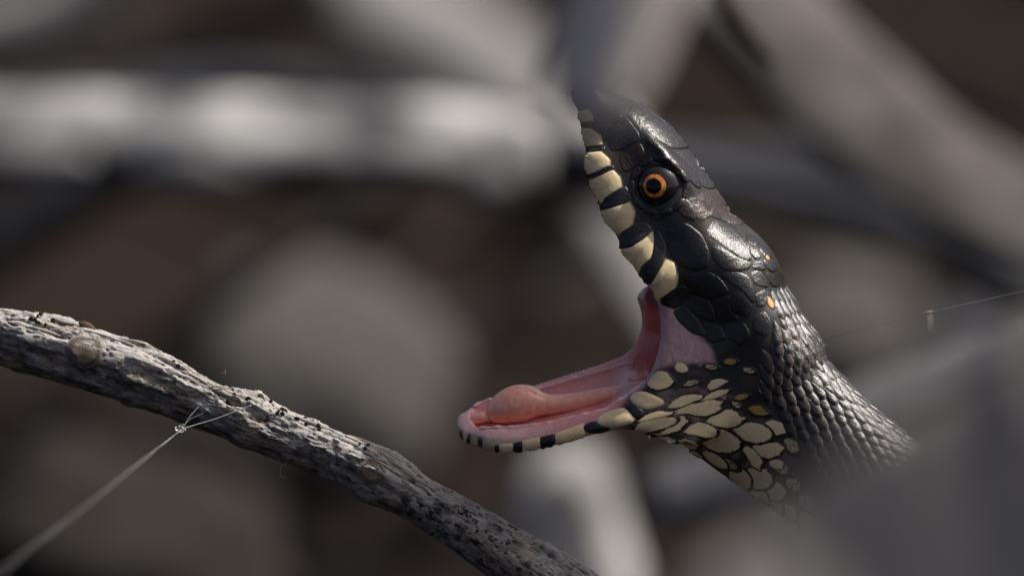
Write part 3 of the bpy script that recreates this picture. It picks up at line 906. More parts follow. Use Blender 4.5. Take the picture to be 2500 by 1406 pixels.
# throat scales
THROAT = [
 ([(145, 390), (200, 310), (270, 260), (350, 275), (390, 330), (430, 370), (400, 420), (330, 450), (240, 465), (170, 430)], M_CREAM),
 ([(450, 215), (490, 165), (540, 165), (590, 210), (600, 250), (540, 275), (480, 255)], M_CREAM),
 ([(530, 420), (580, 370), (680, 355), (750, 365), (730, 400), (640, 430), (560, 440)], M_MOT),
 ([(830, 430), (870, 370), (960, 350), (1050, 375), (1000, 410), (920, 455), (860, 470)], M_CREAM),
 ([(385, 670), (440, 600), (540, 545), (650, 530), (750, 535), (740, 575), (650, 610), (560, 650), (460, 675)], M_CREAM),
 ([(760, 590), (850, 520), (950, 480), (1060, 470), (1040, 510), (960, 550), (860, 580)], M_CREAM),
 ([(440, 755), (520, 690), (640, 640), (750, 625), (820, 590), (930, 600), (985, 620), (930, 650), (960, 690), (900, 730), (800, 765), (690, 755), (600, 735), (520, 745)], M_CREAM),
 ([(830, 830), (890, 760), (980, 710), (1090, 705), (1160, 735), (1180, 780), (1240, 790), (1200, 840), (1130, 880), (1020, 895), (910, 870)], M_CREAM),
 ([(0, 930), (60, 850), (180, 810), (330, 785), (440, 800), (455, 830), (400, 880), (270, 920), (130, 950), (30, 965)], M_CREAM),
 ([(230, 975), (330, 940), (430, 870), (500, 780), (530, 775), (595, 830), (540, 880), (500, 930), (380, 965), (290, 985)], M_CREAM),
 ([(40, 830), (130, 760), (260, 720), (420, 735), (360, 770), (220, 800), (120, 830)], M_CREAM),
 ([(570, 950), (650, 880), (720, 850), (800, 860), (880, 900), (920, 950), (890, 1000), (800, 1010), (700, 985), (620, 975)], M_CREAM),
 ([(1130, 920), (1220, 880), (1320, 850), (1430, 870), (1510, 920), (1550, 980), (1500, 1040), (1400, 1070), (1280, 1050), (1200, 990)], M_CREAM),
 ([(1480, 860), (1560, 820), (1660, 850), (1730, 910), (1700, 960), (1620, 980), (1540, 930)], M_CREAM),
 ([(775, 1070), (860, 1020), (930, 940), (1010, 935), (1110, 990), (1190, 1060), (1170, 1130), (1080, 1175), (960, 1175), (850, 1130)], M_CREAM),
 ([(270, 1010), (360, 1010), (450, 1040), (490, 1100), (450, 1135), (360, 1105), (300, 1060)], M_CREAM),
 ([(490, 1050), (560, 1035), (660, 1055), (720, 1100), (690, 1140), (610, 1145), (520, 1130)], M_CREAM),
 ([(510, 1160), (600, 1155), (690, 1175), (770, 1230), (700, 1240), (600, 1210)], M_CREAM),
 ([(1260, 680), (1320, 650), (1430, 640), (1490, 700), (1550, 750), (1470, 770), (1360, 760), (1310, 720)], M_YEL),
 ([(1110, 570), (1160, 530), (1250, 510), (1310, 530), (1270, 570), (1180, 595)], M_YEL),
 ([(1560, 570), (1620, 580), (1700, 640), (1740, 710), (1690, 730), (1620, 680)], M_MOT),
 ([(1230, 1150), (1290, 1120), (1380, 1180), (1450, 1280), (1420, 1370), (1340, 1330), (1290, 1240)], M_CREAM),
 ([(1350, 1120), (1450, 1080), (1620, 1085), (1690, 1130), (1640, 1200), (1530, 1250), (1430, 1220)], M_CREAM),
 ([(1540, 1290), (1610, 1270), (1690, 1290), (1680, 1360), (1600, 1370), (1540, 1330)], M_CREAM)]
for q, m in THROAT:
    q = [(1550 + X / 4.6875, 850 + Y / 4.6875) for X, Y in q]
    scale_on("throat_scale", q, m, h=1.5, power=10, grow=1.36, n=30, sink=.6, tilt=1.6)
TS = [Z6(1470, 490, 70, 40, 20, M_YEL), Z6(1010, 550, 45, 36, 0, M_YEL), Z6(160, 1012, 95, 26, 20, M_CREAM), Z6(860, 210, 90, 30, 6, M_MOT), Z6(1080, 150, 80, 36, 0, M_YEL),
      Z6(1290, 250, 80, 30, 12, M_MOT), Z6(1150, 640, 60, 30, 30, M_MOT)]
TS += [(1806, 1168, 34, 24, 55, M_CREAM, 5), (1848, 1165, 38, 26, 12, M_CREAM, 5), (1846, 1212, 34, 25, 50, M_CREAM, 5), (1888, 1196, 30, 22, 20, M_CREAM, 5), (1884, 1238, 30, 24, 50, M_CREAM, 5),
       (1918, 1250, 30, 22, 30, M_CREAM, 5), (1905, 1140, 26, 18, 20, M_MOT, 5), (1935, 1180, 26, 18, 30, M_MOT, 5), (1780, 1130, 30, 12, 30, M_MOT, 4), (1930, 1085, 28, 18, 40, M_MOT, 5), (1745, 1120, 36, 12, 32, M_CREAM, 4),
       (1925, 1285, 34, 22, 45, M_CREAM, 5), (1965, 1275, 34, 24, 35, M_CREAM, 5), (1968, 1222, 30, 20, 30, M_MOT, 5), (2005, 1305, 34, 24, 40, M_CREAM, 5), (1975, 1322, 34, 22, 42, M_CREAM, 5)]
for cx, cy, a, b, ang, m, h in TS:
    scale_on("throat_scale", outline_ellipse(cx, cy, a, b, ang, taper=.12), m, h=1.5, power=10, grow=1.24, n=24, sink=.6, tilt=1.6)

# dark scales of the neck: two shapes, copied round the body
def generic_scale(L, Wd, h, keel):
    """leaf-shaped scale: rounded free rear edge standing a little proud, front edge tucked in"""
    v, rad = [], []
    nu, nv = 8, 5
    for i in range(nu):
        t = i / (nu - 1)
        w = Wd * (min(1, (t + .04) / .35) ** .7) * math.sqrt(max(0.03, 1 - max(0, (t - .5) / .52) ** 2.4))
        for j in range(nv):
            q = -1 + 2 * j / (nv - 1)
            z = h * (1 - abs(q) ** 3) + keel * max(0, 1 - abs(q) * 2) + 3.2 * t - 2.2 + 1.6 * q - 2.0 * (abs(q) > .99) - 3.0 * (i == nu - 1)
            v.append(((t - .5) * L, q * w, z)); rad.append(max(abs(q), abs(2 * t - 1)))
    f = [(i * nv + j, (i + 1) * nv + j, (i + 1) * nv + j + 1, i * nv + j + 1) for i in range(nu - 1) for j in range(nv - 1)]
    return np.array(v) * S, f, np.array(rad)
M_DORSAL = scale_mat("neck_scale", (0.012, 0.011, 0.010), (0.13, 0.085, 0.06), cut=.9, jag=.35, rough=.26, bump=.6, spec=.7)
GEN = []
for L, Wd, h, kl in ((62, 14.5, 1.6, .3), (58, 14, 1.9, .5), (66, 15, 1.5, .3)):
    v, f, rad = generic_scale(L, Wd, h, kl)
    me = mesh_data("neck_scale", v, f)
    a = me.attributes.new("rad", 'FLOAT', 'POINT'); a.data.foreach_set("value", rad.astype(np.float32))
    me.materials.append(M_DORSAL); GEN.append(me)
NA = np.array(NECK)
nseg = np.r_[0, np.cumsum(np.hypot(*np.diff(NA[:, :2], axis=0).T))]
SPINE = [(1836, 650), (1850, 730), (1862, 800), (1880, 880), (1915, 960), (1960, 1030), (2020, 1100), (2100, 1180), (2200, 1270)]
SPN = np.array(SPINE, float); sps = np.r_[0, np.cumsum(np.hypot(*np.diff(SPN, axis=0).T))]
count = 0
for row, s in enumerate(np.arange(80, sps[-1] - 10, 31.0)):
    c = np.array([np.interp(s, sps, SPN[:, 0]), np.interp(s, sps, SPN[:, 1])])
    c2 = np.array([np.interp(s + 40, sps, SPN[:, 0]), np.interp(s + 40, sps, SPN[:, 1])]); c1 = np.array([np.interp(s - 40, sps, SPN[:, 0]), np.interp(s - 40, sps, SPN[:, 1])])
    t = (c2 - c1) / np.hypot(*(c2 - c1)); perp = np.array([t[1], -t[0]])
    al = np.radians(np.linspace(-60, 130, 191))
    R = np.arange(10, 300, 2.0)
    Dv = np.stack([np.cos(al)[:, None] * perp[0], np.cos(al)[:, None] * perp[1], -np.sin(al)[:, None]], -1)[:, 0]
    pts = np.array([c[0], c[1], 0])[None, None] + R[None, :, None] * Dv[:, None]
    g = gsamp(G, pts); inside = g < 0
    k = inside.argmin(1)
    sp = pts[np.arange(len(al)), k]
    arc = np.r_[0, np.cumsum(np.linalg.norm(np.diff(sp, axis=0), axis=1))]
    zero = np.interp(0, al, arc)
    off = 13.5 if row % 2 else 0.0
    for m in range(-5, 18):
        a_ = zero + m * 27.0 + off
        if a_ < 0 or a_ > arc[-1]: continue
        P = np.array([np.interp(a_, arc, sp[:, i]) for i in range(3)])
        x, y = P[0], P[1]
        # not where the throat scales, the cheek plates or the mouth are
        if x < np.interp(y, [700, 760, 800, 850, 900, 960, 1000, 1050, 1110, 1200, 1300], [1880, 1888, 1890, 1890, 1850, 1860, 1890, 1925, 1960, 2000, 2040]) and P[2] < 40: continue
        if x > 2290 or y > 1385 or P[2] > 60: continue
        N = gnormal(P[None])[0]
        tv = np.array([t[0], t[1], 0]); tv = tv - N * (tv @ N); tv /= np.linalg.norm(tv)
        tv = tv + N * .04
        ang = rng.normal(0, .06)
        bv = np.cross(N, tv)
        tv = tv * math.cos(ang) + bv * math.sin(ang); tv /= np.linalg.norm(tv)
        bv = np.cross(N, tv); nv_ = np.cross(tv, bv)
        tw = lambda q: q[0] * RIGHT - q[1] * UP + q[2] * FWD
        Mx = Matrix(np.stack([tw(tv), tw(bv), tw(nv_)], 1).tolist())
        if Mx.determinant() < 0: Mx = Matrix(np.stack([tw(tv), -tw(bv), tw(nv_)], 1).tolist())
        w = PX(*(P + N * 1.0))
        o = place("neck_scale", GEN[count % 3], w, None, snake, rot=Mx.to_quaternion())
        sc_ = rng.uniform(.92, 1.1); o.scale = (sc_, sc_ * rng.uniform(.9, 1.1), sc_ * rng.uniform(.8, 1.3))
        count += 1
print("neck scales", count)

# the same scales on the part of the body that runs down to the ground, joined: past three hundred
def far_scales():
    gv, gf, gr = generic_scale(62, 14.5, 1.6, .3)
    C = TV.reshape(240, 48, 3); V, F, Rr, n0 = [], [], [], 0
    for r, i in enumerate(np.arange(8, 230, 1.45)):
        i0 = int(i); P = C[i0]; c = P.mean(0); t = C[min(i0 + 2, 239)].mean(0) - C[max(i0 - 2, 0)].mean(0); t /= np.linalg.norm(t)
        rad = np.linalg.norm(P - c, axis=1).mean()
        if rad < .0025: break
        m = max(8, int(round(2 * math.pi * rad / (27 * S))))
        k = rad / (148 * S)
        for q in range(m):
            u = ((q + .5 * (r % 2)) / m * 48) % 48; a0 = int(u); w = u - a0
            p = P[a0] * (1 - w) + P[(a0 + 1) % 48] * w
            nrm = (p - c) / np.linalg.norm(p - c); tv = t - nrm * (t @ nrm); tv /= np.linalg.norm(tv); bv = np.cross(nrm, tv)
            V.append(p + nrm * S + gv[:, :1] * tv + gv[:, 1:2] * bv + gv[:, 2:] * nrm)
            F.append(np.array(gf) + n0); Rr.append(gr); n0 += len(gv)
    solid("body_scales", np.concatenate(V), np.concatenate(F), M_DORSAL, snake, attrs={"rad": np.concatenate(Rr)}, kind="stuff")
far_scales()

# eye
ze = float(zat(np.array([EYE[0]]), np.array([EYE[1]]))[0])
def cap_mesh(cx, cy, cd, r, rd, a0, a1, axis, n=40, m=12, inner=False):
    """band of a flattened ball between two angles off the axis (degrees)"""
    ax = np.array(axis, float); ax /= np.linalg.norm(ax)
    u = np.cross(ax, [0, 1, 0]); u /= np.linalg.norm(u); w = np.cross(ax, u)
    v = []
    for i in range(m + 1):
        a = math.radians(a0 + (a1 - a0) * i / m)
        for j in range(n):
            b = 2 * math.pi * j / n
            q = ax * math.cos(a) + (u * math.cos(b) + w * math.sin(b)) * math.sin(a)
            v.append((cx + r * q[0], cy + r * q[1], cd + rd * q[2]))
    f = [(i * n + j, i * n + (j + 1) % n, (i + 1) * n + (j + 1) % n, (i + 1) * n + j) for i in range(m) for j in range(n)]
    v = np.array(v)
    return PX(v[:, 0], v[:, 1], v[:, 2]), f
em = NT("eye_dark"); em.set(Base_Color=(.010, .009, .012, 1), Roughness=.08, Specular_IOR_Level=.35, Coat_Weight=.3, Coat_Roughness=.03)
im = NT("iris_orange")
ic = im.ramp(im.noise(1500, 6, .8), [(.34, (.16, .03, .006)), (.5, (.66, .20, .03)), (.66, (.95, .46, .12))])
im.l(ic, im.b.inputs["Base Color"]); im.set(Roughness=.35, Coat_Weight=1.0, Coat_Roughness=.04)
pm = NT("pupil_black"); pm.set(Base_Color=(.002, .002, .002, 1), Roughness=.05, Specular_IOR_Level=.3)
er, ed = 57, 44
ecd = ze + 24
v, f = cap_mesh(EYE[0], EYE[1], ecd, er, ed, 0, 120, (0, 0, -1), 48, 20)
eye = solid("eye", v, f, em.m, snake, label="round dark glossy eye with an orange ring round its pupil")
v, f = cap_mesh(EYE[0], EYE[1], ecd, er + .8, ed + .8, 18.5, 29.5, (-.24, 0.0, -1), 48, 6)
solid("iris", v, f, im.m, eye)
v, f = cap_mesh(EYE[0], EYE[1], ecd, er + 1.0, ed + 1.0, 0.2, 19.5, (-.27, 0.01, -1), 40, 6)
solid("pupil", v, f, pm.m, eye)
# ring of small scales round the eye
ringv, ringn = [], 26
for k in range(11):
    a = 2 * math.pi * k / 11 + .2
    if k in (0, 9, 10): pass
    cx, cy = EYE[0] + 66 * math.cos(a), EYE[1] + 66 * math.sin(a)
    scale_on("eye_ring_scale", outline_ellipse(cx, cy, 22, 10, math.degrees(a) + 90, taper=0), M_BROWNP if k % 3 == 0 else M_PLATE, h=3, power=5)

# tongue sheath on the floor of the mouth
tm = NT("tongue_sheath")
tc = tm.ramp(tm.noise(1300, 4), [(.3, (.92, .36, .24)), (.55, (.95, .47, .34)), (.78, (.95, .62, .52))])
tm.l(tc, tm.b.inputs["Base Color"]); tm.set(Roughness=.16, Subsurface_Weight=.4, Subsurface_Scale=.0012, Subsurface_Radius=(1, .35, .25), Coat_Weight=.6, Coat_Roughness=.08)
tm.bump(tm.noise(2600, 4), .3, .00018)
def blob_path(pts, name, mat, ns=28, nn=48):
    a = np.array(pts, float); t = np.linspace(0, len(a) - 1, nn)
    A = np.stack([np.interp(t, np.arange(len(a)), a[:, i]) for i in range(a.shape[1])], 1)
    for _ in range(5): A[1:-1] = (A[:-2] + 2 * A[1:-1] + A[2:]) / 4
    th = np.linspace(0, 2 * math.pi, ns, endpoint=False)
    T = np.gradient(A[:, :2], axis=0); T /= np.linalg.norm(T, axis=1)[:, None]
    v = []
    for i in range(nn):
        pr = np.array([T[i, 1], -T[i, 0]])
        for b in th:
            q = A[i, 3] * math.cos(b)
            v.append((A[i, 0] + pr[0] * q, A[i, 1] + pr[1] * q, A[i, 2] + A[i, 4] * math.sin(b)))
    v = np.array(v)
    f = [(i * ns + j, i * ns + (j + 1) % ns, (i + 1) * ns + (j + 1) % ns, (i + 1) * ns + j) for i in range(nn - 1) for j in range(ns)]
    f.append(tuple(range(ns))[::-1]); f.append(tuple((nn - 1) * ns + j for j in range(ns)))
    return solid(name, PX(v[:, 0], v[:, 1], v[:, 2]), f, mat, snake)
blob_path([(1188, 1018, -2, 3, 4), (1196, 1014, -2, 22, 24), (1222, 1000, -2, 38, 40), (1255, 986, -2, 47, 48), (1292, 982, -2, 46, 45), (1318, 986, -2, 30, 36), (1345, 988, -2, 24, 32), (1400, 982, 0, 23, 30), (1470, 966, 0, 20, 26), (1540, 948, 0, 14, 20), (1600, 925, 0, 4, 8)], "tongue_sheath", tm.m)
blob_path([(1140, 1036, 5, 2, 3), (1150, 1028, 5, 12, 16), (1175, 1018, 5, 15, 22), (1200, 1018, 5, 10, 16), (1214, 1018, 5, 2, 4)], "gum_fold", tm.m)
# ridges of gum inside the lips
gr_ = NT("gum_ridge"); gcol = gr_.ramp(gr_.noise(2600, 4), [(.35, (.78, .42, .40)), (.6, (.86, .58, .55))])
gr_.l(gcol, gr_.b.inputs["Base Color"]); gr_.set(Roughness=.18, Coat_Weight=1.0, Coat_Roughness=.05, Subsurface_Weight=.3, Subsurface_Scale=.0006)
gr_.bump(gr_.noise(4500, 3), .4, .0002)
for side in (-1, 1):
    JA0 = np.array(JAW); pth, rd = [], []
    for xx in np.linspace(1165, 1560, 40):
        yy, ww = (np.interp(xx, JA0[:, 0], JA0[:, i]) for i in (1, 3))
        d = side * ww * .70
        hs = np.arange(-12, 60, 1.0)
        Pp = np.stack([xx + JSH[0] * d + 0 * hs, yy + JSH[1] * d - hs, d + 0 * hs], 1)
        g = gsamp(G_jaw, Pp); g2 = gsamp(G, Pp); ins = np.where(g2 < 0)[0]
        if len(ins) == 0: continue
        p = Pp[ins[-1]]
        pth.append(PX(*p)); rd.append(S * (5.0 + 1.6 * math.sin(xx * .21) + 1.2 * math.sin(xx * .47)))
    v, f = tube(pth, rd, 12, .2, nlen=160, seed=side + 2)
    solid("gum_ridge", v, f, gr_.m, snake)
# teeth of the far row, small points along the gum
om = NT("tooth"); om.set(Base_Color=(.72, .60, .52, 1), Roughness=.3, Subsurface_Weight=.2, Subsurface_Scale=.0004)
def tooth_mesh():
    v, f, n = [], [], 7
    for i, (r, h) in enumerate(((3.2, -3), (2.8, 2), (1.6, 5.5))):
        for j in range(n):
            b = 2 * math.pi * j / n
            v.append((r * math.cos(b) - .15 * h, r * math.sin(b), h))
    v.append((-1.4, 0, 8))
    for i in range(2):
        for j in range(n): f.append((i * n + j, i * n + (j + 1) % n, (i + 1) * n + (j + 1) % n, (i + 1) * n + j))
    for j in range(n): f.append((2 * n + j, 2 * n + (j + 1) % n, 3 * n))
    return mesh_data("tooth", np.array(v) * S, f)
tmesh = tooth_mesh(); tmesh.materials.append(om.m)
JA = np.array(JAW)
for k, xx in enumerate(list(np.linspace(1228, 1525, 32)) ):
    yy, hh, ww = (np.interp(xx, JA[:, 0], JA[:, i]) for i in (1, 2, 3))
    d = ww * .80
    # climb from inside the jaw to its rim
    hs = np.arange(-10, 70, 1.0)
    P = np.stack([xx + JSH[0] * d + 0 * hs, yy + JSH[1] * d - hs, d + 0 * hs], 1)
    g = gsamp(G, P); ins = np.where(g < 0)[0]
    if len(ins) == 0: continue
    p = P[ins[-1]]
    o = place("tooth", tmesh, PX(*p), None, snake)
    o.rotation_euler = (rng.normal(.1, .15), rng.normal(0, .2), rng.uniform(0, 6)); s_ = rng.uniform(.5, .75); o.scale = (s_, s_, s_)

# ------------------------------------------------------------------ the branch in focus
BT = np.array([(-260, 690), (-120, 722), (0, 748), (150, 778), (250, 806), (350, 834), (450, 880), (540, 925), (620, 962), (700, 1000), (800, 1036), (900, 1078), (970, 1118), (1030, 1158), (1120, 1205), (1200, 1250), (1300, 1312), (1370, 1352), (1440, 1398), (1600, 1500), (1800, 1640)], float)
BB = np.array([(-320, 800), (-180, 842), (-30, 880), (90, 918), (190, 946), (300, 985), (390, 1012), (470, 1042), (560, 1082), (640, 1108), (740, 1146), (860, 1212), (930, 1240), (985, 1264), (1050, 1305), (1110, 1348), (1195, 1410), (1255, 1462), (1320, 1510), (1480, 1620), (1680, 1760)], float)
CT = (BT + BB) / 2; RT = np.hypot(*(BT - BB).T) / 2
bs = np.r_[0, np.cumsum(np.hypot(*np.diff(CT, axis=0).T))]
NB, NA_ = 1100, 190
ss = np.linspace(0, bs[-1], NB)
C2 = np.stack([np.interp(ss, bs, CT[:, i]) for i in range(2)], 1); R2 = np.interp(ss, bs, RT)
for _ in range(120):
    C2[1:-1] = (C2[:-2] + 2 * C2[1:-1] + C2[2:]) / 4; R2[1:-1] = (R2[:-2] + 2 * R2[1:-1] + R2[2:]) / 4
T2 = np.gradient(C2, axis=0); T2 /= np.linalg.norm(T2, axis=1)[:, None]
UPV = np.stack([T2[:, 1], -T2[:, 0]], 1)
th = np.linspace(0, 2 * math.pi, NA_, endpoint=False)
BD = 12.0
def branch_h(s, a, R):
    """relief of the bark and its tones at length s and angle a (0 up, pi/2 facing the camera)"""
    ca, sa = np.cos(a), np.sin(a)
    x = np.interp(s, ss, C2[:, 0])
    q = lambda u, v: np.stack([s / u, R * ca / v, R * sa / v], -1)
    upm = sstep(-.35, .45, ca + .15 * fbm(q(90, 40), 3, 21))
    smooth_part = sstep(960, 1060, x) * sstep(1330, 1240, x)
    fib = 1 - np.abs(fbm(q(150, 22), 5, 31)); fib = fib ** 13
    crack = fib * upm * (1 - .75 * smooth_part)
    t = fbm(q(130, 34), 5, 41)
    ter = sum(sstep(l, l + .022, t) for l in (-.3, -.12, .04, .2, .36)) - 2.5
    pits = sstep(.30, .38, fbm(q(15, 8), 3, 51)) * (0.4 + .9 * smooth_part)
    grit = fbm(q(16, 9), 4, 61)
    h = 5.5 * fbm(q(150, 70), 3, 71) - 6.5 * crack + 4.4 * ter * (.35 + .65 * upm) * (1 - .7 * smooth_part) + 1.5 * grit - 2.0 * pits - 1.2 * sstep(.62, .8, 1 - np.abs(fbm(q(40, 12), 4, 111)) ** .5)
    for xc, wd, hh in ((335, 22, 6), (612, 26, 7), (920, 30, 4), (1290, 24, 5), (60, 20, 5)):
        h = h + hh * np.exp(-((x - xc + 12 * sa) / wd) ** 2)
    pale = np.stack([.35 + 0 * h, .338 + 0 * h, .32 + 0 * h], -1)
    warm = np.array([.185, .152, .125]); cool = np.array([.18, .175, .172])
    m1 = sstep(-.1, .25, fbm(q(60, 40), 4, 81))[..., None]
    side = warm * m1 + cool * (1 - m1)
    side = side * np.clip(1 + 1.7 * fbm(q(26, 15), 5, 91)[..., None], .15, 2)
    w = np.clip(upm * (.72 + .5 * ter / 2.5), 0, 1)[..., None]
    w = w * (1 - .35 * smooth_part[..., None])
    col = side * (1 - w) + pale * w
    col = col * (1 + .22 * grit[..., None])
    dk = np.clip(.9 * crack * sstep(.5, .8, fib) + .85 * pits + .8 * sstep(.36, .44, fbm(q(22, 11), 4, 101)), 0, 1)[..., None]
    col = col * (1 - dk) + np.array([.018, .015, .013]) * dk
    return h, np.clip(col, .008, .6)
SG, AG = np.meshgrid(ss, th, indexing='ij'); RG = np.repeat(R2[:, None], NA_, 1)
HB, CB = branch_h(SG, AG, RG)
def branch_pt(s, a, extra=0.0, even=None):
    s = np.asarray(s, float); a = np.asarray(a, float)
    c = np.stack([np.interp(s, ss, C2[:, i]) for i in range(2)], -1); r = np.interp(s, ss, R2)
    u = np.stack([np.interp(s, ss, UPV[:, i]) for i in range(2)], -1)
    h = branch_h(s, a, r)[0] if even is None else even
    rr = r + h + extra
    return PX(c[..., 0] + u[..., 0] * rr * np.cos(a), c[..., 1] + u[..., 1] * rr * np.cos(a), BD - rr * np.sin(a))
rr = RG + HB - 2.0
bx_ = C2[:, None, 0] + UPV[:, None, 0] * rr * np.cos(AG); by_ = C2[:, None, 1] + UPV[:, None, 1] * rr * np.cos(AG); bd_ = BD - rr * np.sin(AG)
bv = PX(bx_, by_, bd_).reshape(-1, 3)
i, j = np.meshgrid(np.arange(NB - 1), np.arange(NA_), indexing='ij'); k = (j + 1) % NA_
bf = np.stack([i * NA_ + j, (i + 1) * NA_ + j, (i + 1) * NA_ + k, i * NA_ + k], -1).reshape(-1, 4)
tri = bv[bf[5]]
if np.dot(np.cross(tri[1] - tri[0], tri[2] - tri[0]), tri.mean(0) - PX(C2[0, 0], C2[0, 1], BD)) < 0: bf = bf[:, ::-1].copy()
bm = NT("weathered_bark")
g1 = bm.ramp(bm.noise(6000, 5, .7), [(.3, (.62, .62, .62)), (.5, (1, 1, 1)), (.7, (1.25, 1.22, 1.18))])
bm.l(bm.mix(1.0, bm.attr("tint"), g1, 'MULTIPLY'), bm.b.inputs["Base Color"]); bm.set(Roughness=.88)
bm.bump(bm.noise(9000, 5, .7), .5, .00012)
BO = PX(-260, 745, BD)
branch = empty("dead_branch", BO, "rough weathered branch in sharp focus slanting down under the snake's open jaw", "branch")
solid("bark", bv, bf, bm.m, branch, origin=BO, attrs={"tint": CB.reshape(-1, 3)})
# its two ends run on out of the picture: one to the ground, one up to where it broke off
v, f = tube([PX(1640, 1530, BD), PX(1760, 1690, BD), PX(2100, 2000, BD), PX(2600, 2350, BD + 200), PX(3300, 2720, BD + 500)], [70 * S, 72 * S, 74 * S, 76 * S, 70 * S], 40, .12, seed=5)
solid("lower_end", v, f, B_TAN, branch)
v, f = tube([PX(-200, 780, BD), PX(-400, 745, BD), PX(-1200, 600, BD - 100), PX(-2600, 1200, BD - 100), PX(-4000, 2860, BD)], [56 * S, 60 * S, 58 * S, 54 * S, 44 * S], 40, .12, seed=6)
solid("upper_end", v, f, B_TAN, branch)
def s_of_x(x): return np.interp(x, C2[:, 0], ss)
def dome_on_branch(name, x, ang, rs, rw, h, mat, ring=0.0, label=None, n=22):
    s0 = float(s_of_x(x)); a0 = math.radians(ang); R0 = float(np.interp(s0, ss, R2))
    RR = (0, .3, .55, .75, .9, 1.0)
    S_, A_, X_ = [s0], [a0], [h]
    for r in RR[1:]:
        for b in np.linspace(0, 2 * math.pi, n, endpoint=False):
            wob = 1 + .06 * math.sin(3 * b + x) + .05 * math.sin(5 * b)
            S_.append(s0 + r * rs * wob * math.cos(b)); A_.append(a0 + r * rw * wob * math.sin(b) / R0)
            X_.append(h * (1 - r ** 3) + ring * math.exp(-((r - .8) / .12) ** 2) + .8 * random.uniform(-1, 1) * h * .15 - 2.5 * (r > .95))
    ev = branch_h(np.array(S_), np.array(A_), np.full(len(S_), R0))[0]; ev = ev * .35 + .65 * ev.mean()
    P = branch_pt(np.array(S_), np.array(A_), np.array(X_), ev)
    f = [(0, 1 + j, 1 + (j + 1) % n) for j in range(n)]
    for q in range(len(RR) - 2):
        a = 1 + q * n
        f += [(a + j, a + n + j, a + n + (j + 1) % n, a + (j + 1) % n) for j in range(n)]
    return solid(name, P, f, mat, branch, label=label, attrs={'rad': np.r_[0, np.repeat(RR[1:], n)]})
kmat = NT("knot_wood")
kr = kmat.math('ADD', kmat.attr("rad", "Fac"), kmat.math('MULTIPLY', kmat.math('SUBTRACT', kmat.noise(1800, 4), .5), .5))
kc = kmat.ramp(kr, [(0.0, (.07, .05, .038)), (.2, (.16, .12, .09)), (.55, (.19, .15, .115)), (.74, (.05, .04, .032)), (.88, (.17, .15, .13)), (1.0, (.19, .18, .17))])
kmat.l(kc, kmat.b.inputs["Base Color"]); kmat.set(Roughness=.9)
kmat.bump(kmat.noise(3000, 5, .7), .7, .0003)
M_KNOT = kmat.m
M_CRUMB = bark_mat("bark_crumb", (.012, .010, .009), (.03, .025, .02), (.06, .05, .045), 2500)
M_SCAB = bark_mat("brown_scab", (.05, .03, .022), (.09, .055, .04), (.13, .085, .065), 1500)
M_FLAKE = bark_mat("pale_flake", (.26, .24, .21), (.36, .34, .31), (.44, .42, .39), 1500)
dome_on_branch("knot", 205, 78, 48, 42, 2, M_KNOT, 2, label="round brown knot scar")
dome_on_branch("knot", 905, 82, 36, 34, 1.5, M_KNOT, 1.2, label="round brown knot stub")
dome_on_branch("knot", 560, 62, 20, 16, 2, M_CRUMB, 3)
dome_on_branch("scab", 190, 12, 24, 13, 12, M_SCAB, label="smooth brown scab on the bark")
rb = random.Random(3)
for k in range(46):
    x = rb.choice([95, 100, 540, 548, 620, 645, 655, 665, 690, 720, 760, 830, 860, 60, 30, 420, 590]) + rb.uniform(-22, 22)
    dome_on_branch("bark_crumb", x, rb.uniform(0, 48), rb.uniform(3.5, 9), rb.uniform(3, 6), rb.uniform(3, 8), M_CRUMB, n=8)
for k in range(30):
    x = rb.uniform(10, 1000)
    dome_on_branch("bark_flake", x, rb.uniform(15, 60), rb.uniform(25, 75), rb.uniform(3, 7), rb.uniform(2.5, 5), M_FLAKE, n=14)
def hair(pts, r, name, mat, parent, ns=6):
    v, f = tube(pts, [r * S] * len(pts), ns, .1, nlen=max(10, 6 * len(pts)))
    return solid(name, v, f, mat, parent)
M_FIBRE = bark_mat("bark_fibre", (.2, .15, .1), (.3, .24, .17), (.4, .33, .25), 2000)
for p in ([(515, 945, -66), (535, 942, -76), (560, 949, -70)], [(520, 950, -66), (545, 950, -76), (572, 946, -66)], [(540, 912, -20), (552, 904, -30), (548, 916, -25)], [(700, 1128, -20), (686, 1138, -25), (684, 1160, -25), (694, 1166, -22), (700, 1162, -20)]):
    hair([PX(*q) for q in p], 1.6, "bark_fibre", M_FIBRE, branch)

# ------------------------------------------------------------------ spider silk
wm = NT("spider_silk"); wm.set(Base_Color=(.42, .42, .42, 1), Roughness=.35, Transmission_Weight=.25)
sl = empty("silk_thread", PX(445, 1045, -80), "stretched spider silk thread knotted under the in-focus branch", "silk thread")
def silk(pts, r, parent, name="strand"):
    v, f = tube(pts, [q * S for q in r], 8, .18, nlen=90, seed=4)
    return solid(name, v, f, wm.m, parent)
def near(x, y, F): return AT(x, y, F)
silk([PX(614, 989, -66), PX(530, 1021, -76), PX(447, 1046, -86)], [1.0, 1.3, 1.7], sl)
silk([PX(486, 992, -72), PX(465, 1015, -80), PX(447, 1044, -86)], [.8, 1.0, 1.2], sl)
silk([near(447, 1046, -.0045), near(330, 1133, -.018), near(205, 1233, -.036), near(90, 1322, -.055), near(-40, 1420, -.075), near(-400, 1700, -.17), near(-900, 2300, -.25)], [.6, .36, .26, .5, .28, .25, .25], sl)
silk([near(440, 1050, -.0045), near(330, 1143, -.017), near(200, 1250, -.034), near(80, 1340, -.053), near(-40, 1440, -.072)], [.5, .3, .25, .3, .3], sl)
rk = random.Random(9)
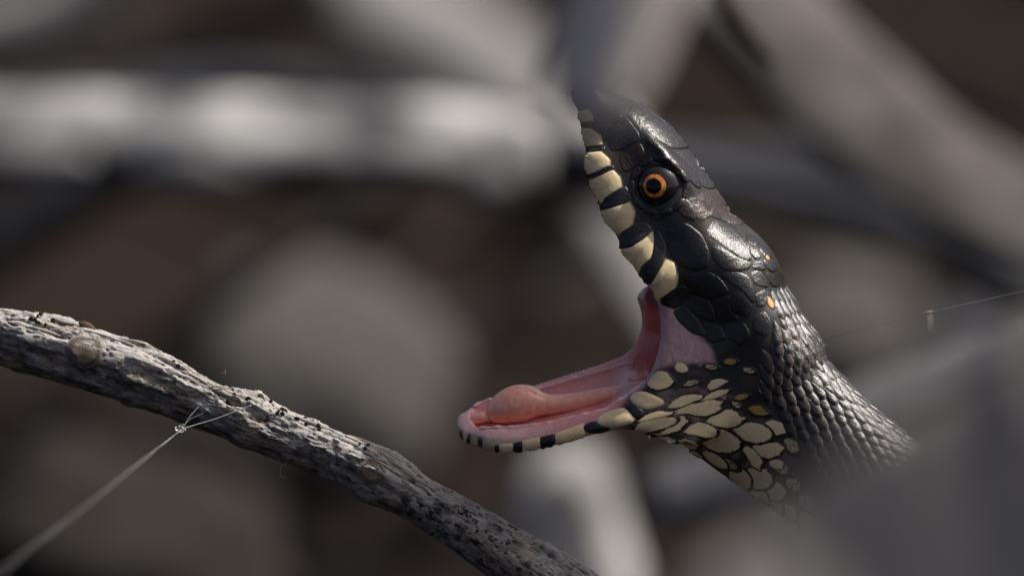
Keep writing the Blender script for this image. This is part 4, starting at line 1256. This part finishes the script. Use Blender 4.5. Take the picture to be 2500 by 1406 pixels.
for q in range(5):
    kn = []
    c = (446 + rk.uniform(-9, 9), 1045 + rk.uniform(-6, 6)); r1, r2, ph = rk.uniform(5, 13), rk.uniform(3, 9), rk.uniform(0, 6)
    for a in range(9):
        b = a / 8 * 5.0 + ph
        kn.append(PX(c[0] + r1 * math.cos(b) + rk.uniform(-2, 2), c[1] + r2 * math.sin(b) + rk.uniform(-2, 2), -86 + 6 * math.sin(2 * b)))
    silk(kn, [rk.uniform(.9, 2.4) for _ in kn], sl, "tangled_loop")
for q in range(1):
    x0, y0 = rk.uniform(455, 560), rk.uniform(1000, 1050)
    silk([PX(x0, y0, -78), PX(x0 - 30, y0 + rk.uniform(5, 22), -84), PX(446, 1044, -86)], [.4, .5, .6], sl)
s2 = empty("silk_line", AT(2268, 764, -.004), "fine spider line with a brown speck stretched behind the snake's neck", "silk thread")
silk([AT(1780, 905, .06), AT(2060, 811, .012), AT(2160, 790, .006), AT(2268, 763, .0), AT(2400, 733, -.003), AT(2520, 706, -.006), AT(3000, 600, -.03), AT(4200, 900, -.1)], [.6, .9, .7, .7, .7, .7, .7, .7], s2)
v, f = tube([AT(2254, 765, .008), AT(2268, 763, .008), AT(2280, 759, .008)], [1.5 * S, 4 * S, 1.5 * S], 10, .4)
solid("debris_speck", v, f, M_FIBRE, s2)
v, f = tube([AT(2270, 770, .03), AT(2271, 785, .03), AT(2270, 801, .03)], [2.2 * S, 2.6 * S, 2.4 * S], 10, .25)
solid("hanging_stub", v, f, wm.m, s2)

# ------------------------------------------------------------------ two things out of focus before the snake
B_FRONT = bark_mat("pale_slab_bark", (.25, .235, .215), (.33, .31, .285), (.40, .375, .345), 60)  # pale warm grey bark of the slab, mottled at random
B_HANG = bark_mat("bleached_stick", (.44, .41, .38), (.55, .52, .49), (.62, .59, .56), 60)
def slab():
    F0 = -.36
    ex = [1610, 1660, 1720, 1790, 1880, 2000, 2110, 2210, 2330, 2500, 2700, 2950, 3200]
    ey = [1740, 1500, 1395, 1330, 1262, 1150, 1076, 1010, 925, 822, 742, 690, 900]
    xs = np.linspace(1610, 3200, 70); n2 = 90
    fr, bk = [], []
    k = (DIST + F0) / DIST * S
    nd = 150 * S
    for x in xs:
        y0 = np.interp(x, ex, ey) + 6 * math.sin(x * .05) + 4 * math.sin(x * .13)
        for r in range(n2):
            y = y0 + (5350 - y0) * (r / (n2 - 1)) ** 1.4
            p = AT(x, y, F0)
            fr.append(p); bk.append(p)
    fr = np.array(fr); bk = np.array(bk)
    w = .004 * fbm(fr * np.array([60, 60, 18]), 5, 3)
    fr = fr + FWD * w[:, None] + UP * 0; bk = bk + FWD * (nd + w * .6)[:, None]
    lean = (fr[:, 2] - .1) * .25
    fr[:, 1] -= lean * 0; v = np.vstack([fr, bk]); n = len(fr); nx = len(xs)
    f = []
    for i in range(nx - 1):
        for j in range(n2 - 1):
            a = i * n2 + j
            f.append((a, a + 1, a + n2 + 1, a + n2)); f.append((n + a, n + a + n2, n + a + n2 + 1, n + a + 1))
    for i in range(nx - 1):
        a = i * n2; f.append((a, a + n2, n + a + n2, n + a)); b = a + n2 - 1; f.append((b, n + b, n + b + n2, b + n2))
    for j in range(n2 - 1):
        f.append((j, n + j, n + j + 1, j + 1)); a = (nx - 1) * n2 + j; f.append((a, a + 1, n + a + 1, n + a))
    v[:, 2] = np.maximum(v[:, 2], -.003)
    base = AT(2400, 5300, F0)
    return solid("bark_piece", v, f, B_FRONT, origin=base, label="broad grey bark slab standing blurred before the snake's neck", cat="bark")
slab()
FH = -.27
P = [AT(1430, 270, FH), AT(1455, 190, FH), AT(1505, 50, FH), AT(1570, -90, FH), AT(1750, -700, FH), AT(2020, -1500, -.29), AT(2150, -2500, -.28), AT(2900, -3500, -.33), AT(3900, -3700, -.31), AT(4700, -2700, -.34), AT(4950, -1200, -.32), AT(5450, 600, -.36), AT(5500, 2600, -.33), AT(5750, 5300, -.34)]
R = [92, 108, 122, 128, 132, 118, 130, 112, 124, 120, 132, 124, 140, 150]
v, f = tube(P, [r * S * .94 for r in R], 30, .25, seed=9, nlen=700)
solid("hanging_stick", v, f, B_HANG, origin=P[-1], label="blurred grey broken stick end hanging before the snake's snout", cat="stick")
